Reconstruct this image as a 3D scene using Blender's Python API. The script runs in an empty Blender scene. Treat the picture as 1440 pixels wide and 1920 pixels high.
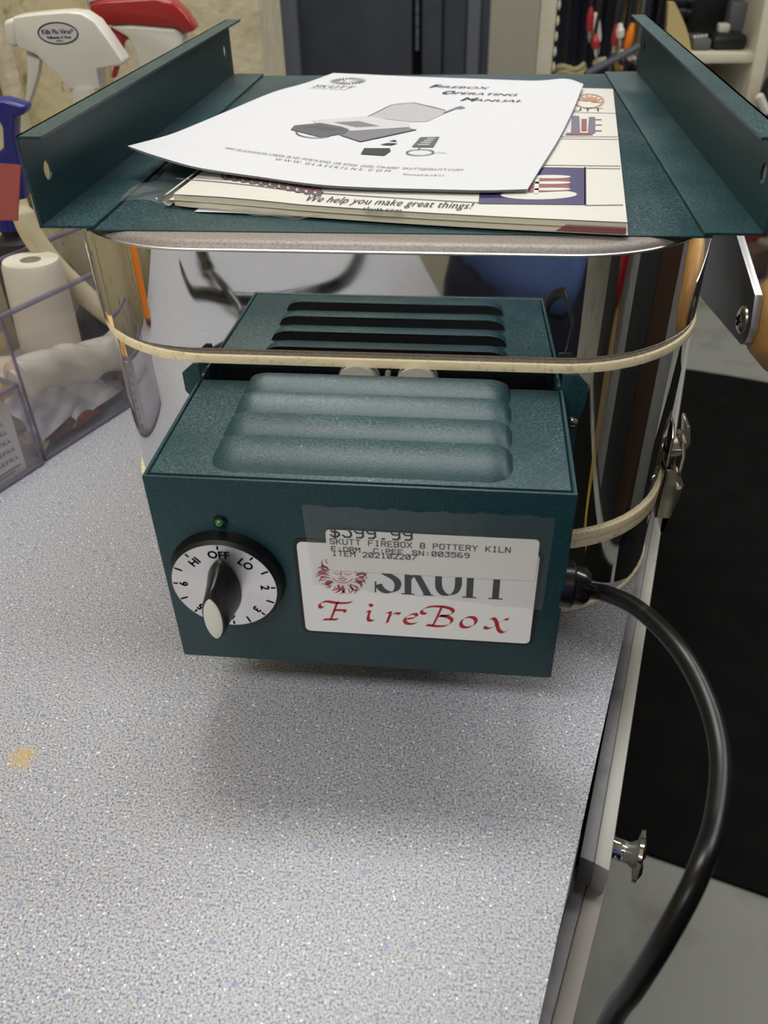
import bpy, bmesh, math, random
from mathutils import Vector, Matrix
random.seed(7)
SC = bpy.context.scene
COL = SC.collection
R = math.radians

# ------------------------------------------------------------------ camera
F_PX = 1562.17
CAM = Vector((0.0449, -0.2735, 0.3527))
RT = Vector((0.9944, 0.1036, -0.0210)).normalized()
FW = Vector((-0.0952, 0.7908, -0.6047)).normalized()
UP = RT.cross(FW).normalized()
RT = FW.cross(UP).normalized()
cam_d = bpy.data.cameras.new('camera')
cam_d.sensor_fit = 'HORIZONTAL'
cam_d.sensor_width = 24.0
cam_d.lens = F_PX / 1440 * 24.0
cam_d.clip_start = 0.01
cam_d.dof.use_dof = True
cam_d.dof.focus_distance = 0.43
cam_d.dof.aperture_fstop = 12.0
cam = bpy.data.objects.new('camera', cam_d)
COL.objects.link(cam)
m3 = Matrix((RT, UP, -FW)).transposed()
cam.matrix_world = Matrix.Translation(CAM) @ m3.to_4x4()
SC.camera = cam

# ------------------------------------------------------------------ world, lights, exposure
world = bpy.data.worlds.new('world'); SC.world = world
world.use_nodes = True
world.node_tree.nodes['Background'].inputs[0].default_value = (0.75, 0.78, 0.85, 1)
world.node_tree.nodes['Background'].inputs[1].default_value = 0.12
SC.view_settings.view_transform = 'Standard'
SC.view_settings.look = 'None'
SC.view_settings.exposure = -0.12
SC.cycles.transparent_max_bounces = 48
SC.view_settings.gamma = 1.0
SC.view_settings.use_curve_mapping = False

CEIL_Z = 1.55
FLOOR_Z = -0.90
LAMPS = [  # ceiling fluorescent fixtures: x, y, length along x, width, power
    (-0.25, 0.50, 1.2, 0.30, 17.0),
    (-0.55, -0.95, 1.2, 0.30, 24.0),
    (1.35, 0.9, 1.2, 0.30, 13.0),
    (0.0, 3.0, 1.2, 0.30, 13.0),
]
for i, (x, y, lx, ly, pw) in enumerate(LAMPS):
    ld = bpy.data.lights.new('ceiling_tube_light', 'AREA')
    ld.shape = 'RECTANGLE'; ld.size = lx - .06; ld.size_y = ly - .06
    ld.energy = pw; ld.color = (0.98, 0.985, 1.0)
    lo = bpy.data.objects.new('ceiling_tube_light', ld); COL.objects.link(lo)
    lo.location = (x, y, CEIL_Z - 0.075)

# ------------------------------------------------------------------ helpers
def s2l(c):
    return tuple((v / 12.92 if v <= 0.04045 else ((v + 0.055) / 1.055) ** 2.4) for v in c)
def rgb(r, g, b):
    return s2l((r / 255, g / 255, b / 255)) + (1.0,)

MATS = {}
def new_mat(name):
    m = bpy.data.materials.new(name); m.use_nodes = True
    MATS[name] = m
    nt = m.node_tree
    return m, nt, nt.nodes['Principled BSDF']
def mat(name, col, rough=0.5, metal=0.0, noise=None, bump=None, coat=0.0, spec=0.5, trans=0.0):
    """noise=(scale, second colour, low, high) ; bump=(scale, strength, distance)"""
    m, nt, b = new_mat(name)
    b.inputs['Base Color'].default_value = col
    b.inputs['Roughness'].default_value = rough
    b.inputs['Metallic'].default_value = metal
    b.inputs['Coat Weight'].default_value = coat
    b.inputs['Specular IOR Level'].default_value = spec
    b.inputs['Transmission Weight'].default_value = trans
    N = nt.nodes.new; L = nt.links.new
    if noise or bump:
        tc = N('ShaderNodeTexCoord')
    if noise:
        sc, c2, lo, hi = noise
        n = N('ShaderNodeTexNoise'); n.inputs['Scale'].default_value = sc; n.inputs['Detail'].default_value = 4
        L(tc.outputs['Object'], n.inputs['Vector'])
        mr = N('ShaderNodeMapRange'); mr.inputs[1].default_value = lo; mr.inputs[2].default_value = hi
        L(n.outputs[0], mr.inputs[0])
        mx = N('ShaderNodeMix'); mx.data_type = 'RGBA'
        mx.inputs[6].default_value = col; mx.inputs[7].default_value = c2
        L(mr.outputs[0], mx.inputs[0]); L(mx.outputs[2], b.inputs['Base Color'])
    if bump:
        sc, st, di = bump
        n = N('ShaderNodeTexNoise'); n.inputs['Scale'].default_value = sc; n.inputs['Detail'].default_value = 3
        L(tc.outputs['Object'], n.inputs['Vector'])
        bp = N('ShaderNodeBump'); bp.inputs['Strength'].default_value = st; bp.inputs['Distance'].default_value = di
        L(n.outputs[0], bp.inputs['Height']); L(bp.outputs[0], b.inputs['Normal'])
    return m

def clear_mat(name, tint, gloss_rough=0.05, ior=1.45, haze=0.0, haze_col=(0.8, 0.8, 0.8, 1)):
    m = bpy.data.materials.new(name); m.use_nodes = True; MATS[name] = m
    nt = m.node_tree; nt.nodes.clear(); N = nt.nodes.new; L = nt.links.new
    out = N('ShaderNodeOutputMaterial')
    tr = N('ShaderNodeBsdfTransparent'); tr.inputs[0].default_value = tint
    gl = N('ShaderNodeBsdfGlossy'); gl.inputs['Roughness'].default_value = gloss_rough
    df = N('ShaderNodeBsdfDiffuse'); df.inputs[0].default_value = haze_col
    lw = N('ShaderNodeLayerWeight'); lw.inputs[0].default_value = .5
    fp = N('ShaderNodeMath'); fp.operation = 'POWER'; L(lw.outputs['Facing'], fp.inputs[0]); fp.inputs[1].default_value = 4
    fr = N('ShaderNodeMapRange'); fr.inputs[3].default_value = .04 * (ior - .5); fr.inputs[4].default_value = .7; L(fp.outputs[0], fr.inputs[0])
    m1 = N('ShaderNodeMixShader'); m1.inputs[0].default_value = haze
    L(tr.outputs[0], m1.inputs[1]); L(df.outputs[0], m1.inputs[2])
    m2 = N('ShaderNodeMixShader')
    L(fr.outputs[0], m2.inputs[0]); L(m1.outputs[0], m2.inputs[1]); L(gl.outputs[0], m2.inputs[2])
    L(m2.outputs[0], out.inputs[0])
    return m

def emit_mat(name, col, st):
    m = bpy.data.materials.new(name); m.use_nodes = True; MATS[name] = m
    nt = m.node_tree; nt.nodes.clear()
    out = nt.nodes.new('ShaderNodeOutputMaterial'); e = nt.nodes.new('ShaderNodeEmission')
    e.inputs[0].default_value = col; e.inputs[1].default_value = st
    nt.links.new(e.outputs[0], out.inputs[0])
    return m

# ---- special materials
def teal_mat():
    m, nt, b = new_mat('teal powder coat')
    N = nt.nodes.new; L = nt.links.new
    tc = N('ShaderNodeTexCoord')
    fine = N('ShaderNodeTexNoise'); fine.inputs['Scale'].default_value = 1400; fine.inputs['Detail'].default_value = 2
    L(tc.outputs['Object'], fine.inputs['Vector'])
    r1 = N('ShaderNodeMapRange'); r1.inputs[1].default_value = .35; r1.inputs[2].default_value = .7
    L(fine.outputs[0], r1.inputs[0])
    mx = N('ShaderNodeMix'); mx.data_type = 'RGBA'
    mx.inputs[6].default_value = rgb(8, 43, 50); mx.inputs[7].default_value = rgb(28, 70, 75)
    L(r1.outputs[0], mx.inputs[0])
    # settled dust: fine grains, only where the sheet lies flat
    geo = N('ShaderNodeNewGeometry'); sep = N('ShaderNodeSeparateXYZ'); L(geo.outputs['True Normal'], sep.inputs[0])
    up = N('ShaderNodeMapRange'); up.inputs[1].default_value = .90; up.inputs[2].default_value = .998
    L(sep.outputs[2], up.inputs[0])
    patch = N('ShaderNodeTexNoise'); patch.inputs['Scale'].default_value = 22; patch.inputs['Detail'].default_value = 5
    L(tc.outputs['Object'], patch.inputs['Vector'])
    r2 = N('ShaderNodeMapRange'); r2.inputs[1].default_value = .35; r2.inputs[2].default_value = .75
    r2.inputs[3].default_value = .14; r2.inputs[4].default_value = .66
    L(patch.outputs[0], r2.inputs[0])
    grain = N('ShaderNodeTexNoise'); grain.inputs['Scale'].default_value = 900; grain.inputs['Detail'].default_value = 4
    L(tc.outputs['Object'], grain.inputs['Vector'])
    r3 = N('ShaderNodeMapRange'); r3.inputs[1].default_value = .4; r3.inputs[2].default_value = .75
    L(grain.outputs[0], r3.inputs[0])
    k1 = N('ShaderNodeMath'); k1.operation = 'MULTIPLY'; L(r2.outputs[0], k1.inputs[0]); L(r3.outputs[0], k1.inputs[1])
    k2 = N('ShaderNodeMath'); k2.operation = 'MULTIPLY'; L(k1.outputs[0], k2.inputs[0]); L(up.outputs[0], k2.inputs[1])
    vor = N('ShaderNodeTexVoronoi'); vor.inputs['Scale'].default_value = 140
    L(tc.outputs['Object'], vor.inputs['Vector'])
    r4 = N('ShaderNodeMapRange'); r4.inputs[1].default_value = .05; r4.inputs[2].default_value = .09
    r4.inputs[3].default_value = 1.4; r4.inputs[4].default_value = 0
    L(vor.outputs['Distance'], r4.inputs[0])
    k3 = N('ShaderNodeMath'); k3.operation = 'MULTIPLY'; 
    k0 = N('ShaderNodeMath'); k0.operation = 'MULTIPLY'; L(r2.outputs[0], k0.inputs[0]); L(up.outputs[0], k0.inputs[1])
    L(r4.outputs[0], k3.inputs[0]); L(k0.outputs[0], k3.inputs[1])
    k4 = N('ShaderNodeMath'); k4.operation = 'ADD'; k4.use_clamp = True; L(k3.outputs[0], k4.inputs[0]); L(k2.outputs[0], k4.inputs[1])
    mx2 = N('ShaderNodeMix'); mx2.data_type = 'RGBA'
    L(k4.outputs[0], mx2.inputs[0]); L(mx.outputs[2], mx2.inputs[6]); mx2.inputs[7].default_value = rgb(126, 146, 144)
    L(mx2.outputs[2], b.inputs['Base Color'])
    b.inputs['Roughness'].default_value = .42
    bp = N('ShaderNodeBump'); bp.inputs['Strength'].default_value = .25; bp.inputs['Distance'].default_value = .0004
    L(fine.outputs[0], bp.inputs['Height']); L(bp.outputs[0], b.inputs['Normal'])
    return m
TEAL = teal_mat()

def counter_mat():
    m, nt, b = new_mat('speckled laminate')
    N = nt.nodes.new; L = nt.links.new
    tc = N('ShaderNodeTexCoord')
    fine = N('ShaderNodeTexNoise'); fine.inputs['Scale'].default_value = 900; fine.inputs['Detail'].default_value = 3
    L(tc.outputs['Object'], fine.inputs['Vector'])
    cr = N('ShaderNodeValToRGB'); e = cr.color_ramp.elements
    e[0].position = .27; e[0].color = rgb(82, 83, 86)
    e[1].position = .72; e[1].color = rgb(212, 212, 218)
    for p, c in ((.38, rgb(128, 129, 134)), (.47, rgb(166, 167, 173)), (.58, rgb(184, 185, 191))):
        k = e.new(p); k.color = c
    L(fine.outputs[0], cr.inputs[0])
    # blue grey chips
    bl = N('ShaderNodeTexVoronoi'); bl.inputs['Scale'].default_value = 170; bl.inputs['Randomness'].default_value = 1
    wob = N('ShaderNodeTexNoise'); wob.inputs['Scale'].default_value = 500
    L(tc.outputs['Object'], wob.inputs['Vector'])
    va = N('ShaderNodeMix'); va.data_type = 'VECTOR'; va.inputs[0].default_value = .004
    L(tc.outputs['Object'], va.inputs[4]); L(wob.outputs['Color'], va.inputs[5])
    L(va.outputs[1], bl.inputs['Vector'])
    rb = N('ShaderNodeMapRange'); rb.inputs[1].default_value = .16; rb.inputs[2].default_value = .28
    rb.inputs[3].default_value = .62; rb.inputs[4].default_value = 0
    L(bl.outputs['Distance'], rb.inputs[0])
    sep = N('ShaderNodeSeparateColor'); L(bl.outputs['Color'], sep.inputs[0])
    gate = N('ShaderNodeMapRange'); gate.inputs[1].default_value = .55; gate.inputs[2].default_value = .62
    L(sep.outputs[0], gate.inputs[0])
    kb = N('ShaderNodeMath'); kb.operation = 'MULTIPLY'; L(rb.outputs[0], kb.inputs[0]); L(gate.outputs[0], kb.inputs[1])
    m1 = N('ShaderNodeMix'); m1.data_type = 'RGBA'; L(kb.outputs[0], m1.inputs[0]); L(cr.outputs[0], m1.inputs[6]); m1.inputs[7].default_value = rgb(124, 130, 172)
    # white flecks
    wv = N('ShaderNodeTexVoronoi'); wv.inputs['Scale'].default_value = 230
    L(tc.outputs['Object'], wv.inputs['Vector'])
    rw = N('ShaderNodeMapRange'); rw.inputs[1].default_value = .09; rw.inputs[2].default_value = .14
    rw.inputs[3].default_value = 1; rw.inputs[4].default_value = 0
    L(wv.outputs['Distance'], rw.inputs[0])
    m2 = N('ShaderNodeMix'); m2.data_type = 'RGBA'; L(rw.outputs[0], m2.inputs[0]); L(m1.outputs[2], m2.inputs[6]); m2.inputs[7].default_value = rgb(245, 245, 248)
    # one small yellow glue stain
    vs = N('ShaderNodeVectorMath'); vs.operation = 'DISTANCE'; L(tc.outputs['Object'], vs.inputs[0])
    vs.inputs[1].default_value = STAIN
    sn = N('ShaderNodeTexNoise'); sn.inputs['Scale'].default_value = 260; L(tc.outputs['Object'], sn.inputs['Vector'])
    sa = N('ShaderNodeMath'); sa.operation = 'MULTIPLY_ADD'; L(sn.outputs[0], sa.inputs[0]); sa.inputs[1].default_value = .016; L(vs.outputs['Value'], sa.inputs[2])
    sr = N('ShaderNodeMapRange'); sr.inputs[1].default_value = .010; sr.inputs[2].default_value = .0165
    sr.inputs[3].default_value = .72; sr.inputs[4].default_value = 0
    L(sa.outputs[0], sr.inputs[0])
    m3_ = N('ShaderNodeMix'); m3_.data_type = 'RGBA'; L(sr.outputs[0], m3_.inputs[0]); L(m2.outputs[2], m3_.inputs[6]); m3_.inputs[7].default_value = rgb(205, 170, 90)
    L(m3_.outputs[2], b.inputs['Base Color'])
    b.inputs['Roughness'].default_value = .38
    bp = N('ShaderNodeBump'); bp.inputs['Strength'].default_value = .12; bp.inputs['Distance'].default_value = .0003
    L(fine.outputs[0], bp.inputs['Height']); L(bp.outputs[0], b.inputs['Normal'])
    return m

def steel_mat(name, col=(0.78, 0.78, 0.77, 1), rough=.045, wav=.10, dust=0.0):
    m, nt, b = new_mat(name)
    N = nt.nodes.new; L = nt.links.new
    b.inputs['Base Color'].default_value = col; b.inputs['Metallic'].default_value = 1
    tc = N('ShaderNodeTexCoord')
    n = N('ShaderNodeTexNoise'); n.inputs['Scale'].default_value = 9; n.inputs['Detail'].default_value = 1
    L(tc.outputs['Object'], n.inputs['Vector'])
    bp = N('ShaderNodeBump'); bp.inputs['Strength'].default_value = wav; bp.inputs['Distance'].default_value = .004
    L(n.outputs[0], bp.inputs['Height']); L(bp.outputs[0], b.inputs['Normal'])
    sm = N('ShaderNodeTexNoise'); sm.inputs['Scale'].default_value = 40; sm.inputs['Detail'].default_value = 6
    L(tc.outputs['Object'], sm.inputs['Vector'])
    r = N('ShaderNodeMapRange'); r.inputs[1].default_value = .4; r.inputs[2].default_value = .8
    r.inputs[3].default_value = rough; r.inputs[4].default_value = rough + .05
    L(sm.outputs[0], r.inputs[0]); L(r.outputs[0], b.inputs['Roughness'])
    return m
STEEL = steel_mat('polished stainless skin', rough=.02, wav=.025)
SILVER = mat('silver hammertone', rgb(146, 139, 132), .5, .35, noise=(900, rgb(122, 116, 110), .45, .7), bump=(900, .25, .0004))
CREAM = mat('cream ceramic fibre', rgb(242, 229, 190), .9, noise=(350, rgb(196, 170, 120), .56, .80), bump=(260, .5, .0008))
LEDGE = mat('dusty grey brown ledge', rgb(112, 102, 90), .85, noise=(500, rgb(150, 140, 124), .5, .8))
BLACK = mat('black plastic', rgb(14, 14, 15), .35)
BLACKGLOSS = mat('glossy black vinyl', rgb(10, 10, 11), .22, coat=.3, bump=(300, .08, .0005))
DARK = mat('dark interior', rgb(6, 7, 8), .8)
CHROME = mat('chrome', (0.85, 0.85, 0.85, 1), .08, 1.0)
ZINC = mat('zinc plated steel', (0.62, 0.58, 0.48, 1), .28, 1.0)
ALU = mat('bare aluminium plate', (0.70, 0.69, 0.68, 1), .38, 1.0, bump=(400, .2, .0004))
DARKPLATE = mat('steel plate with dark reflection', (0.10, 0.095, 0.088, 1), .45, .6)
WOOD = mat('pale turned wood', rgb(196, 150, 88), .45, noise=(30, rgb(168, 122, 66), .4, .7))
PAPER = mat('white paper', rgb(210, 211, 215), .7, bump=(60, .05, .001))
CATPAPER = mat('cream coated paper', rgb(214, 212, 203), .45)
PAGEEDGE = mat('cream page edges', rgb(218, 213, 194), .8)
INK = mat('black toner', rgb(46, 46, 50), .6)
INKGREY = mat('grey toner', rgb(120, 120, 124), .6)
INKLIGHT = mat('light grey toner', rgb(176, 176, 178), .6)
INKMID = mat('mid grey toner', rgb(90, 90, 94), .6)
LINE = mat('thin grey rule ink', rgb(110, 108, 116), .6)
PURPLE = mat('purple photo ink', rgb(52, 44, 92), .4)
PINK = mat('dusty red ink', rgb(140, 84, 88), .5)
TAN = mat('tan ink', rgb(190, 140, 108), .5)
REDINK = mat('red print', rgb(178, 34, 38), .45)
NAVYINK = mat('dark navy print', rgb(24, 26, 40), .4)
PLATEWHITE = mat('white enamel nameplate', rgb(240, 240, 238), .3)
LABELWHITE = mat('white price label', rgb(240, 238, 232), .55)
DOTINK = mat('dot matrix ink', rgb(58, 58, 60), .6)
BRUSHED = mat('brushed silver dial', (0.80, 0.79, 0.78, 1), .30, 1.0)
_b = BRUSHED.node_tree.nodes['Principled BSDF']; _b.inputs['Anisotropic'].default_value = .8
_t = BRUSHED.node_tree.nodes.new('ShaderNodeTangent'); _t.direction_type = 'RADIAL'; _t.axis = 'Y'
BRUSHED.node_tree.links.new(_t.outputs[0], _b.inputs['Tangent'])
WHITEPL = mat('white plastic', rgb(222, 220, 208), .3, coat=.2)
GREENLENS = mat('green indicator lens', rgb(52, 120, 66), .15, coat=.5)
PORC = mat('white porcelain', rgb(200, 196, 184), .25)
TAPE = clear_mat('clear packing tape', (0.95, 0.95, 0.95, 1), .12, 1.4, .045)
PLASTIC = clear_mat('clear plastic film', (0.94, 0.95, 0.95, 1), .12, 1.5, .06)
ACRYL = clear_mat('clear acrylic', (0.94, 0.93, 0.95, 1), .03, 1.49, .035)
ACRYLEDGE = clear_mat('acrylic cut edge', (0.60, 0.58, 0.66, 1), .1, 1.6, .35, rgb(160, 156, 176))

# ------------------------------------------------------------------ mesh helpers
class MB:
    def __init__(s): s.v = []; s.f = []
    def add(s, vs, fs):
        o = len(s.v); s.v += [tuple(v) for v in vs]; s.f += [tuple(i + o for i in f) for f in fs]; return s
    def box(s, c, d, rz=0.0, M=None):
        x, y, z = d[0] / 2, d[1] / 2, d[2] / 2
        vs = [Vector(p) for p in ((-x, -y, -z), (x, -y, -z), (x, y, -z), (-x, y, -z), (-x, -y, z), (x, -y, z), (x, y, z), (-x, y, z))]
        Mx = M if M is not None else Matrix.Rotation(rz, 3, 'Z')
        vs = [Mx @ v + Vector(c) for v in vs]
        return s.add(vs, [(0, 3, 2, 1), (4, 5, 6, 7), (0, 1, 5, 4), (1, 2, 6, 5), (2, 3, 7, 6), (3, 0, 4, 7)])
    def lathe(s, o, ax, prof, n=24, caps=True):
        ax = Vector(ax).normalized(); o = Vector(o)
        a = ax.orthogonal().normalized(); b = ax.cross(a)
        vs = []; fs = []
        for (r, h) in prof:
            for k in range(n):
                t = 2 * math.pi * k / n
                vs.append(o + ax * h + (a * math.cos(t) + b * math.sin(t)) * r)
        for i in range(len(prof) - 1):
            for k in range(n):
                k2 = (k + 1) % n
                fs.append((i * n + k, i * n + k2, (i + 1) * n + k2, (i + 1) * n + k))
        if caps:
            fs.append(tuple(reversed(range(n)))); fs.append(tuple((len(prof) - 1) * n + k for k in range(n)))
        return s.add(vs, fs)
    def cyl(s, p0, p1, r, n=20, r1=None):
        p0 = Vector(p0); p1 = Vector(p1)
        return s.lathe(p0, p1 - p0, [(r, 0), (r if r1 is None else r1, (p1 - p0).length)], n)
    def tube(s, path, r, n=10, caps=True):
        path = [Vector(p) for p in path]; N = len(path)
        t0 = (path[1] - path[0]).normalized(); a = t0.orthogonal().normalized()
        vs = []; fs = []
        for i, p in enumerate(path):
            t = (path[min(i + 1, N - 1)] - path[max(i - 1, 0)]).normalized()
            a = (a - t * a.dot(t)).normalized(); b = t.cross(a)
            rr = r[i] if isinstance(r, (list, tuple)) else r
            for k in range(n):
                q = 2 * math.pi * k / n
                vs.append(p + (a * math.cos(q) + b * math.sin(q)) * rr)
        for i in range(N - 1):
            for k in range(n):
                k2 = (k + 1) % n
                fs.append((i * n + k, i * n + k2, (i + 1) * n + k2, (i + 1) * n + k))
        if caps:
            fs.append(tuple(reversed(range(n)))); fs.append(tuple((N - 1) * n + k for k in range(n)))
        return s.add(vs, fs)
    def loft(s, rings, close=True, cap0=False, cap1=False):
        n = len(rings[0]); vs = [p for r in rings for p in r]; fs = []
        for i in range(len(rings) - 1):
            for k in range(n if close else n - 1):
                k2 = (k + 1) % n
                fs.append((i * n + k, i * n + k2, (i + 1) * n + k2, (i + 1) * n + k))
        if cap0: fs.append(tuple(reversed(range(n))))
        if cap1: fs.append(tuple((len(rings) - 1) * n + k for k in range(n)))
        return s.add(vs, fs)
    def prism(s, poly, mp, d):
        """poly 2-D, mp(u, v, w) -> 3-D, thickness d along w"""
        n = len(poly)
        return s.loft([[mp(u, v, 0) for u, v in poly], [mp(u, v, d) for u, v in poly]], True, True, True)
    def grid(s, fn, nu, nv):
        vs = [fn(i / nu, j / nv) for j in range(nv + 1) for i in range(nu + 1)]
        fs = [(j * (nu + 1) + i, j * (nu + 1) + i + 1, (j + 1) * (nu + 1) + i + 1, (j + 1) * (nu + 1) + i) for j in range(nv) for i in range(nu)]
        return s.add(vs, fs)
    def build(s, name, m, parent=None, smooth=False, bevel=0.0, seg=2, angle=40, origin=None):
        me = bpy.data.meshes.new(name)
        o0 = Vector(origin) if origin is not None else Vector((0, 0, 0))
        me.from_pydata([tuple(Vector(v) - o0) for v in s.v], [], s.f)
        bm = bmesh.new(); bm.from_mesh(me)
        bmesh.ops.recalc_face_normals(bm, faces=bm.faces)
        if bevel > 0:
            es = [e for e in bm.edges if len(e.link_faces) == 2 and e.calc_face_angle(0) > R(30)]
            bmesh.ops.bevel(bm, geom=es, offset=bevel, segments=seg, affect='EDGES', profile=.5, clamp_overlap=True)
        bm.to_mesh(me); bm.free()
        if smooth or bevel > 0:
            me.polygons.foreach_set('use_smooth', [True] * len(me.polygons))
            me.set_sharp_from_angle(angle=R(angle))
        me.materials.append(m)
        o = bpy.data.objects.new(name, me); COL.objects.link(o)
        o.location = o0
        if parent is not None: set_parent(o, parent)
        return o
def world_loc(o):
    v = Vector(o.location)
    while o.parent: o = o.parent; v += o.location
    return v
def set_parent(o, p):
    o.location = Vector(o.location) - world_loc(p); o.parent = p
def tag(o, label=None, cat=None, group=None, kind=None):
    if label: o['label'] = label
    if cat: o['category'] = cat
    if group: o['group'] = group
    if kind: o['kind'] = kind
    return o
def empty(name, loc, label, cat, group=None):
    o = bpy.data.objects.new(name, None); COL.objects.link(o); o.location = loc
    o.empty_display_size = .02
    return tag(o, label, cat, group)
def catmull(pts, n=8):
    pts = [Vector(p) for p in pts]; P = [pts[0] * 2 - pts[1]] + pts + [pts[-1] * 2 - pts[-2]]; out = []
    for i in range(1, len(P) - 2):
        for k in range(n):
            t = k / n
            out.append(.5 * ((2 * P[i]) + (P[i + 1] - P[i - 1]) * t + (2 * P[i - 1] - 5 * P[i] + 4 * P[i + 1] - P[i + 2]) * t * t + (3 * P[i] - P[i - 1] - 3 * P[i + 1] + P[i + 2]) * t ** 3))
    out.append(P[-2]); return out
def rrect(cx, y0, a, b, r, n=14, z=0.0):
    """rounded rectangle ring, front at y0, half width a, half depth b"""
    pts = []
    for sx, sy, t0 in ((1, -1, 270), (1, 1, 0), (-1, 1, 90), (-1, -1, 180)):
        for k in range(n + 1):
            t = R(t0 + 90 * k / n)
            pts.append((cx + sx * (a - r) + r * math.cos(t), y0 + b + sy * (b - r) + r * math.sin(t), z))
    return pts
# ---- flat print: every 2-D shape is mapped onto a real surface by mp(u, v)
def text2d(s, size=1.0, shear=0.0, spacing=1.0, align='LEFT'):
    cu = bpy.data.curves.new('t', 'FONT'); cu.body = s; cu.size = size; cu.shear = shear
    cu.space_character = spacing; cu.align_x = align; cu.resolution_u = 3
    o = bpy.data.objects.new('t', cu); COL.objects.link(o)
    dg = bpy.context.evaluated_depsgraph_get(); dg.update()
    me = o.evaluated_get(dg).to_mesh()
    vs = [(v.co.x, v.co.y) for v in me.vertices]; fs = [tuple(p.vertices) for p in me.polygons]
    o.evaluated_get(dg).to_mesh_clear()
    bpy.data.objects.remove(o); bpy.data.curves.remove(cu)
    return vs, fs
class Ink:
    def __init__(s): s.v = []; s.f = []
    def add(s, vs, fs):
        o = len(s.v); s.v += list(vs); s.f += [tuple(i + o for i in f) for f in fs]; return s
    def text(s, t, x, y, w=None, h=1.0, shear=0.0, spacing=1.0, rot=0.0, align='LEFT'):
        vs, fs = text2d(t, 1.0, shear, spacing)
        x0 = min(v[0] for v in vs); x1 = max(v[0] for v in vs)
        k = w / (x1 - x0) if w else h
        off = {'LEFT': x0, 'CENTER': (x0 + x1) / 2}[align]
        c, q = math.cos(rot), math.sin(rot)
        out = []
        for a, b in vs:
            a = (a - off) * k; b = b * h
            out.append((x + a * c - b * q, y + a * q + b * c))
        return s.add(out, fs)
    def poly(s, p): return s.add(p, [tuple(range(len(p)))])
    def seg(s, pts, w, taper=False, w1=None):
        pts = [Vector(p) for p in pts]; n = len(pts); L_ = []; R_ = []
        for i, p in enumerate(pts):
            t = (pts[min(i + 1, n - 1)] - pts[max(i - 1, 0)]).normalized(); nn = Vector((-t.y, t.x))
            q = i / (n - 1)
            ww = w / 2 * (math.sin(math.pi * (.06 + .94 * q)) if taper else 1)
            L_.append(tuple(p + nn * ww)); R_.append(tuple(p - nn * ww))
        return s.add(L_ + R_, [(i, i + 1, n + i + 1, n + i) for i in range(n - 1)])
    def lines(s, pts, w):
        for a, b in zip(pts[:-1], pts[1:]):
            a = Vector(a); b = Vector(b); t = (b - a).normalized() * w / 2
            s.seg([a - t, b + t], w)
        return s
    def nib(s, pts, nx, ny):
        n = len(pts)
        return s.add([(x - nx / 2, y - ny / 2) for x, y in pts] + [(x + nx / 2, y + ny / 2) for x, y in pts], [(i, i + 1, n + i + 1, n + i) for i in range(n - 1)])
    def build(s, name, mp, m, parent):
        if not s.v: return None
        b = MB(); b.add([mp(u, v) for u, v in s.v], s.f)
        me = bpy.data.meshes.new(name); me.from_pydata([tuple(p) for p in b.v], [], b.f); me.materials.append(m)
        o = bpy.data.objects.new(name, me); COL.objects.link(o); set_parent(o, parent)
        return o
def bez(*p, n=10):
    out = []
    p = [Vector(q) for q in p]
    for i in range(0, len(p) - 1, 3):
        a, b, c, d = p[i:i + 4]
        for k in range(n + 1):
            t = k / n; u = 1 - t
            q = a * u ** 3 + b * 3 * u * u * t + c * 3 * u * t * t + d * t ** 3
            if out and k == 0: continue
            out.append((q.x, q.y))
    return out
def px(x, y):                                                     # view ray of a photograph pixel
    return FW + RT * ((x - 720) / F_PX) - UP * ((y - 960) / F_PX)
def on_z(x, y, z): r = px(x, y); return CAM + r * ((z - CAM.z) / r.z)
def on_y(x, y, Y): r = px(x, y); return CAM + r * ((Y - CAM.y) / r.y)
def on_x(x, y, X): r = px(x, y); return CAM + r * ((X - CAM.x) / r.x)
def deep(x, y, t): return CAM + px(x, y) * t

# ------------------------------------------------------------------ the setting
U = Vector((0.2625, 0.965, 0)).normalized()        # along the worktop edge
NL = Vector((-U.y, U.x, 0))                        # towards the wall on the left
EDGE = Vector((0.1450, 0.097, 0))                  # a point of the worktop's front edge
STAIN = tuple(on_z(42, 1420, 0))
def ce(along, left, z=0.0): return EDGE + U * along + NL * left + Vector((0, 0, z))

CONCRETE = mat('painted grey concrete', rgb(176, 177, 168), .55, noise=(9, rgb(140, 139, 128), .5, .78), bump=(60, .1, .002))
PLASTER = mat('off white plaster', rgb(208, 198, 168), .8, noise=(40, rgb(190, 180, 150), .45, .75), bump=(90, .5, .003))
TILEMAT = mat('flecked off white board', rgb(206, 192, 150), .8, noise=(55, rgb(120, 106, 70), .62, .74), bump=(120, .5, .002))
WALLPAINT = mat('pale wall paint', rgb(196, 190, 170), .8)
CEILP = mat('white ceiling', rgb(225, 222, 212), .9)
DOORM = mat('grey blue door paint', rgb(84, 89, 100), .45, noise=(6, rgb(76, 81, 93), .4, .7))
FRAMEM = mat('grey door frame paint', rgb(122, 126, 134), .45)
WHITEWOOD = mat('white painted wood', rgb(206, 200, 176), .5, noise=(25, rgb(190, 182, 152), .5, .8))

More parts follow.
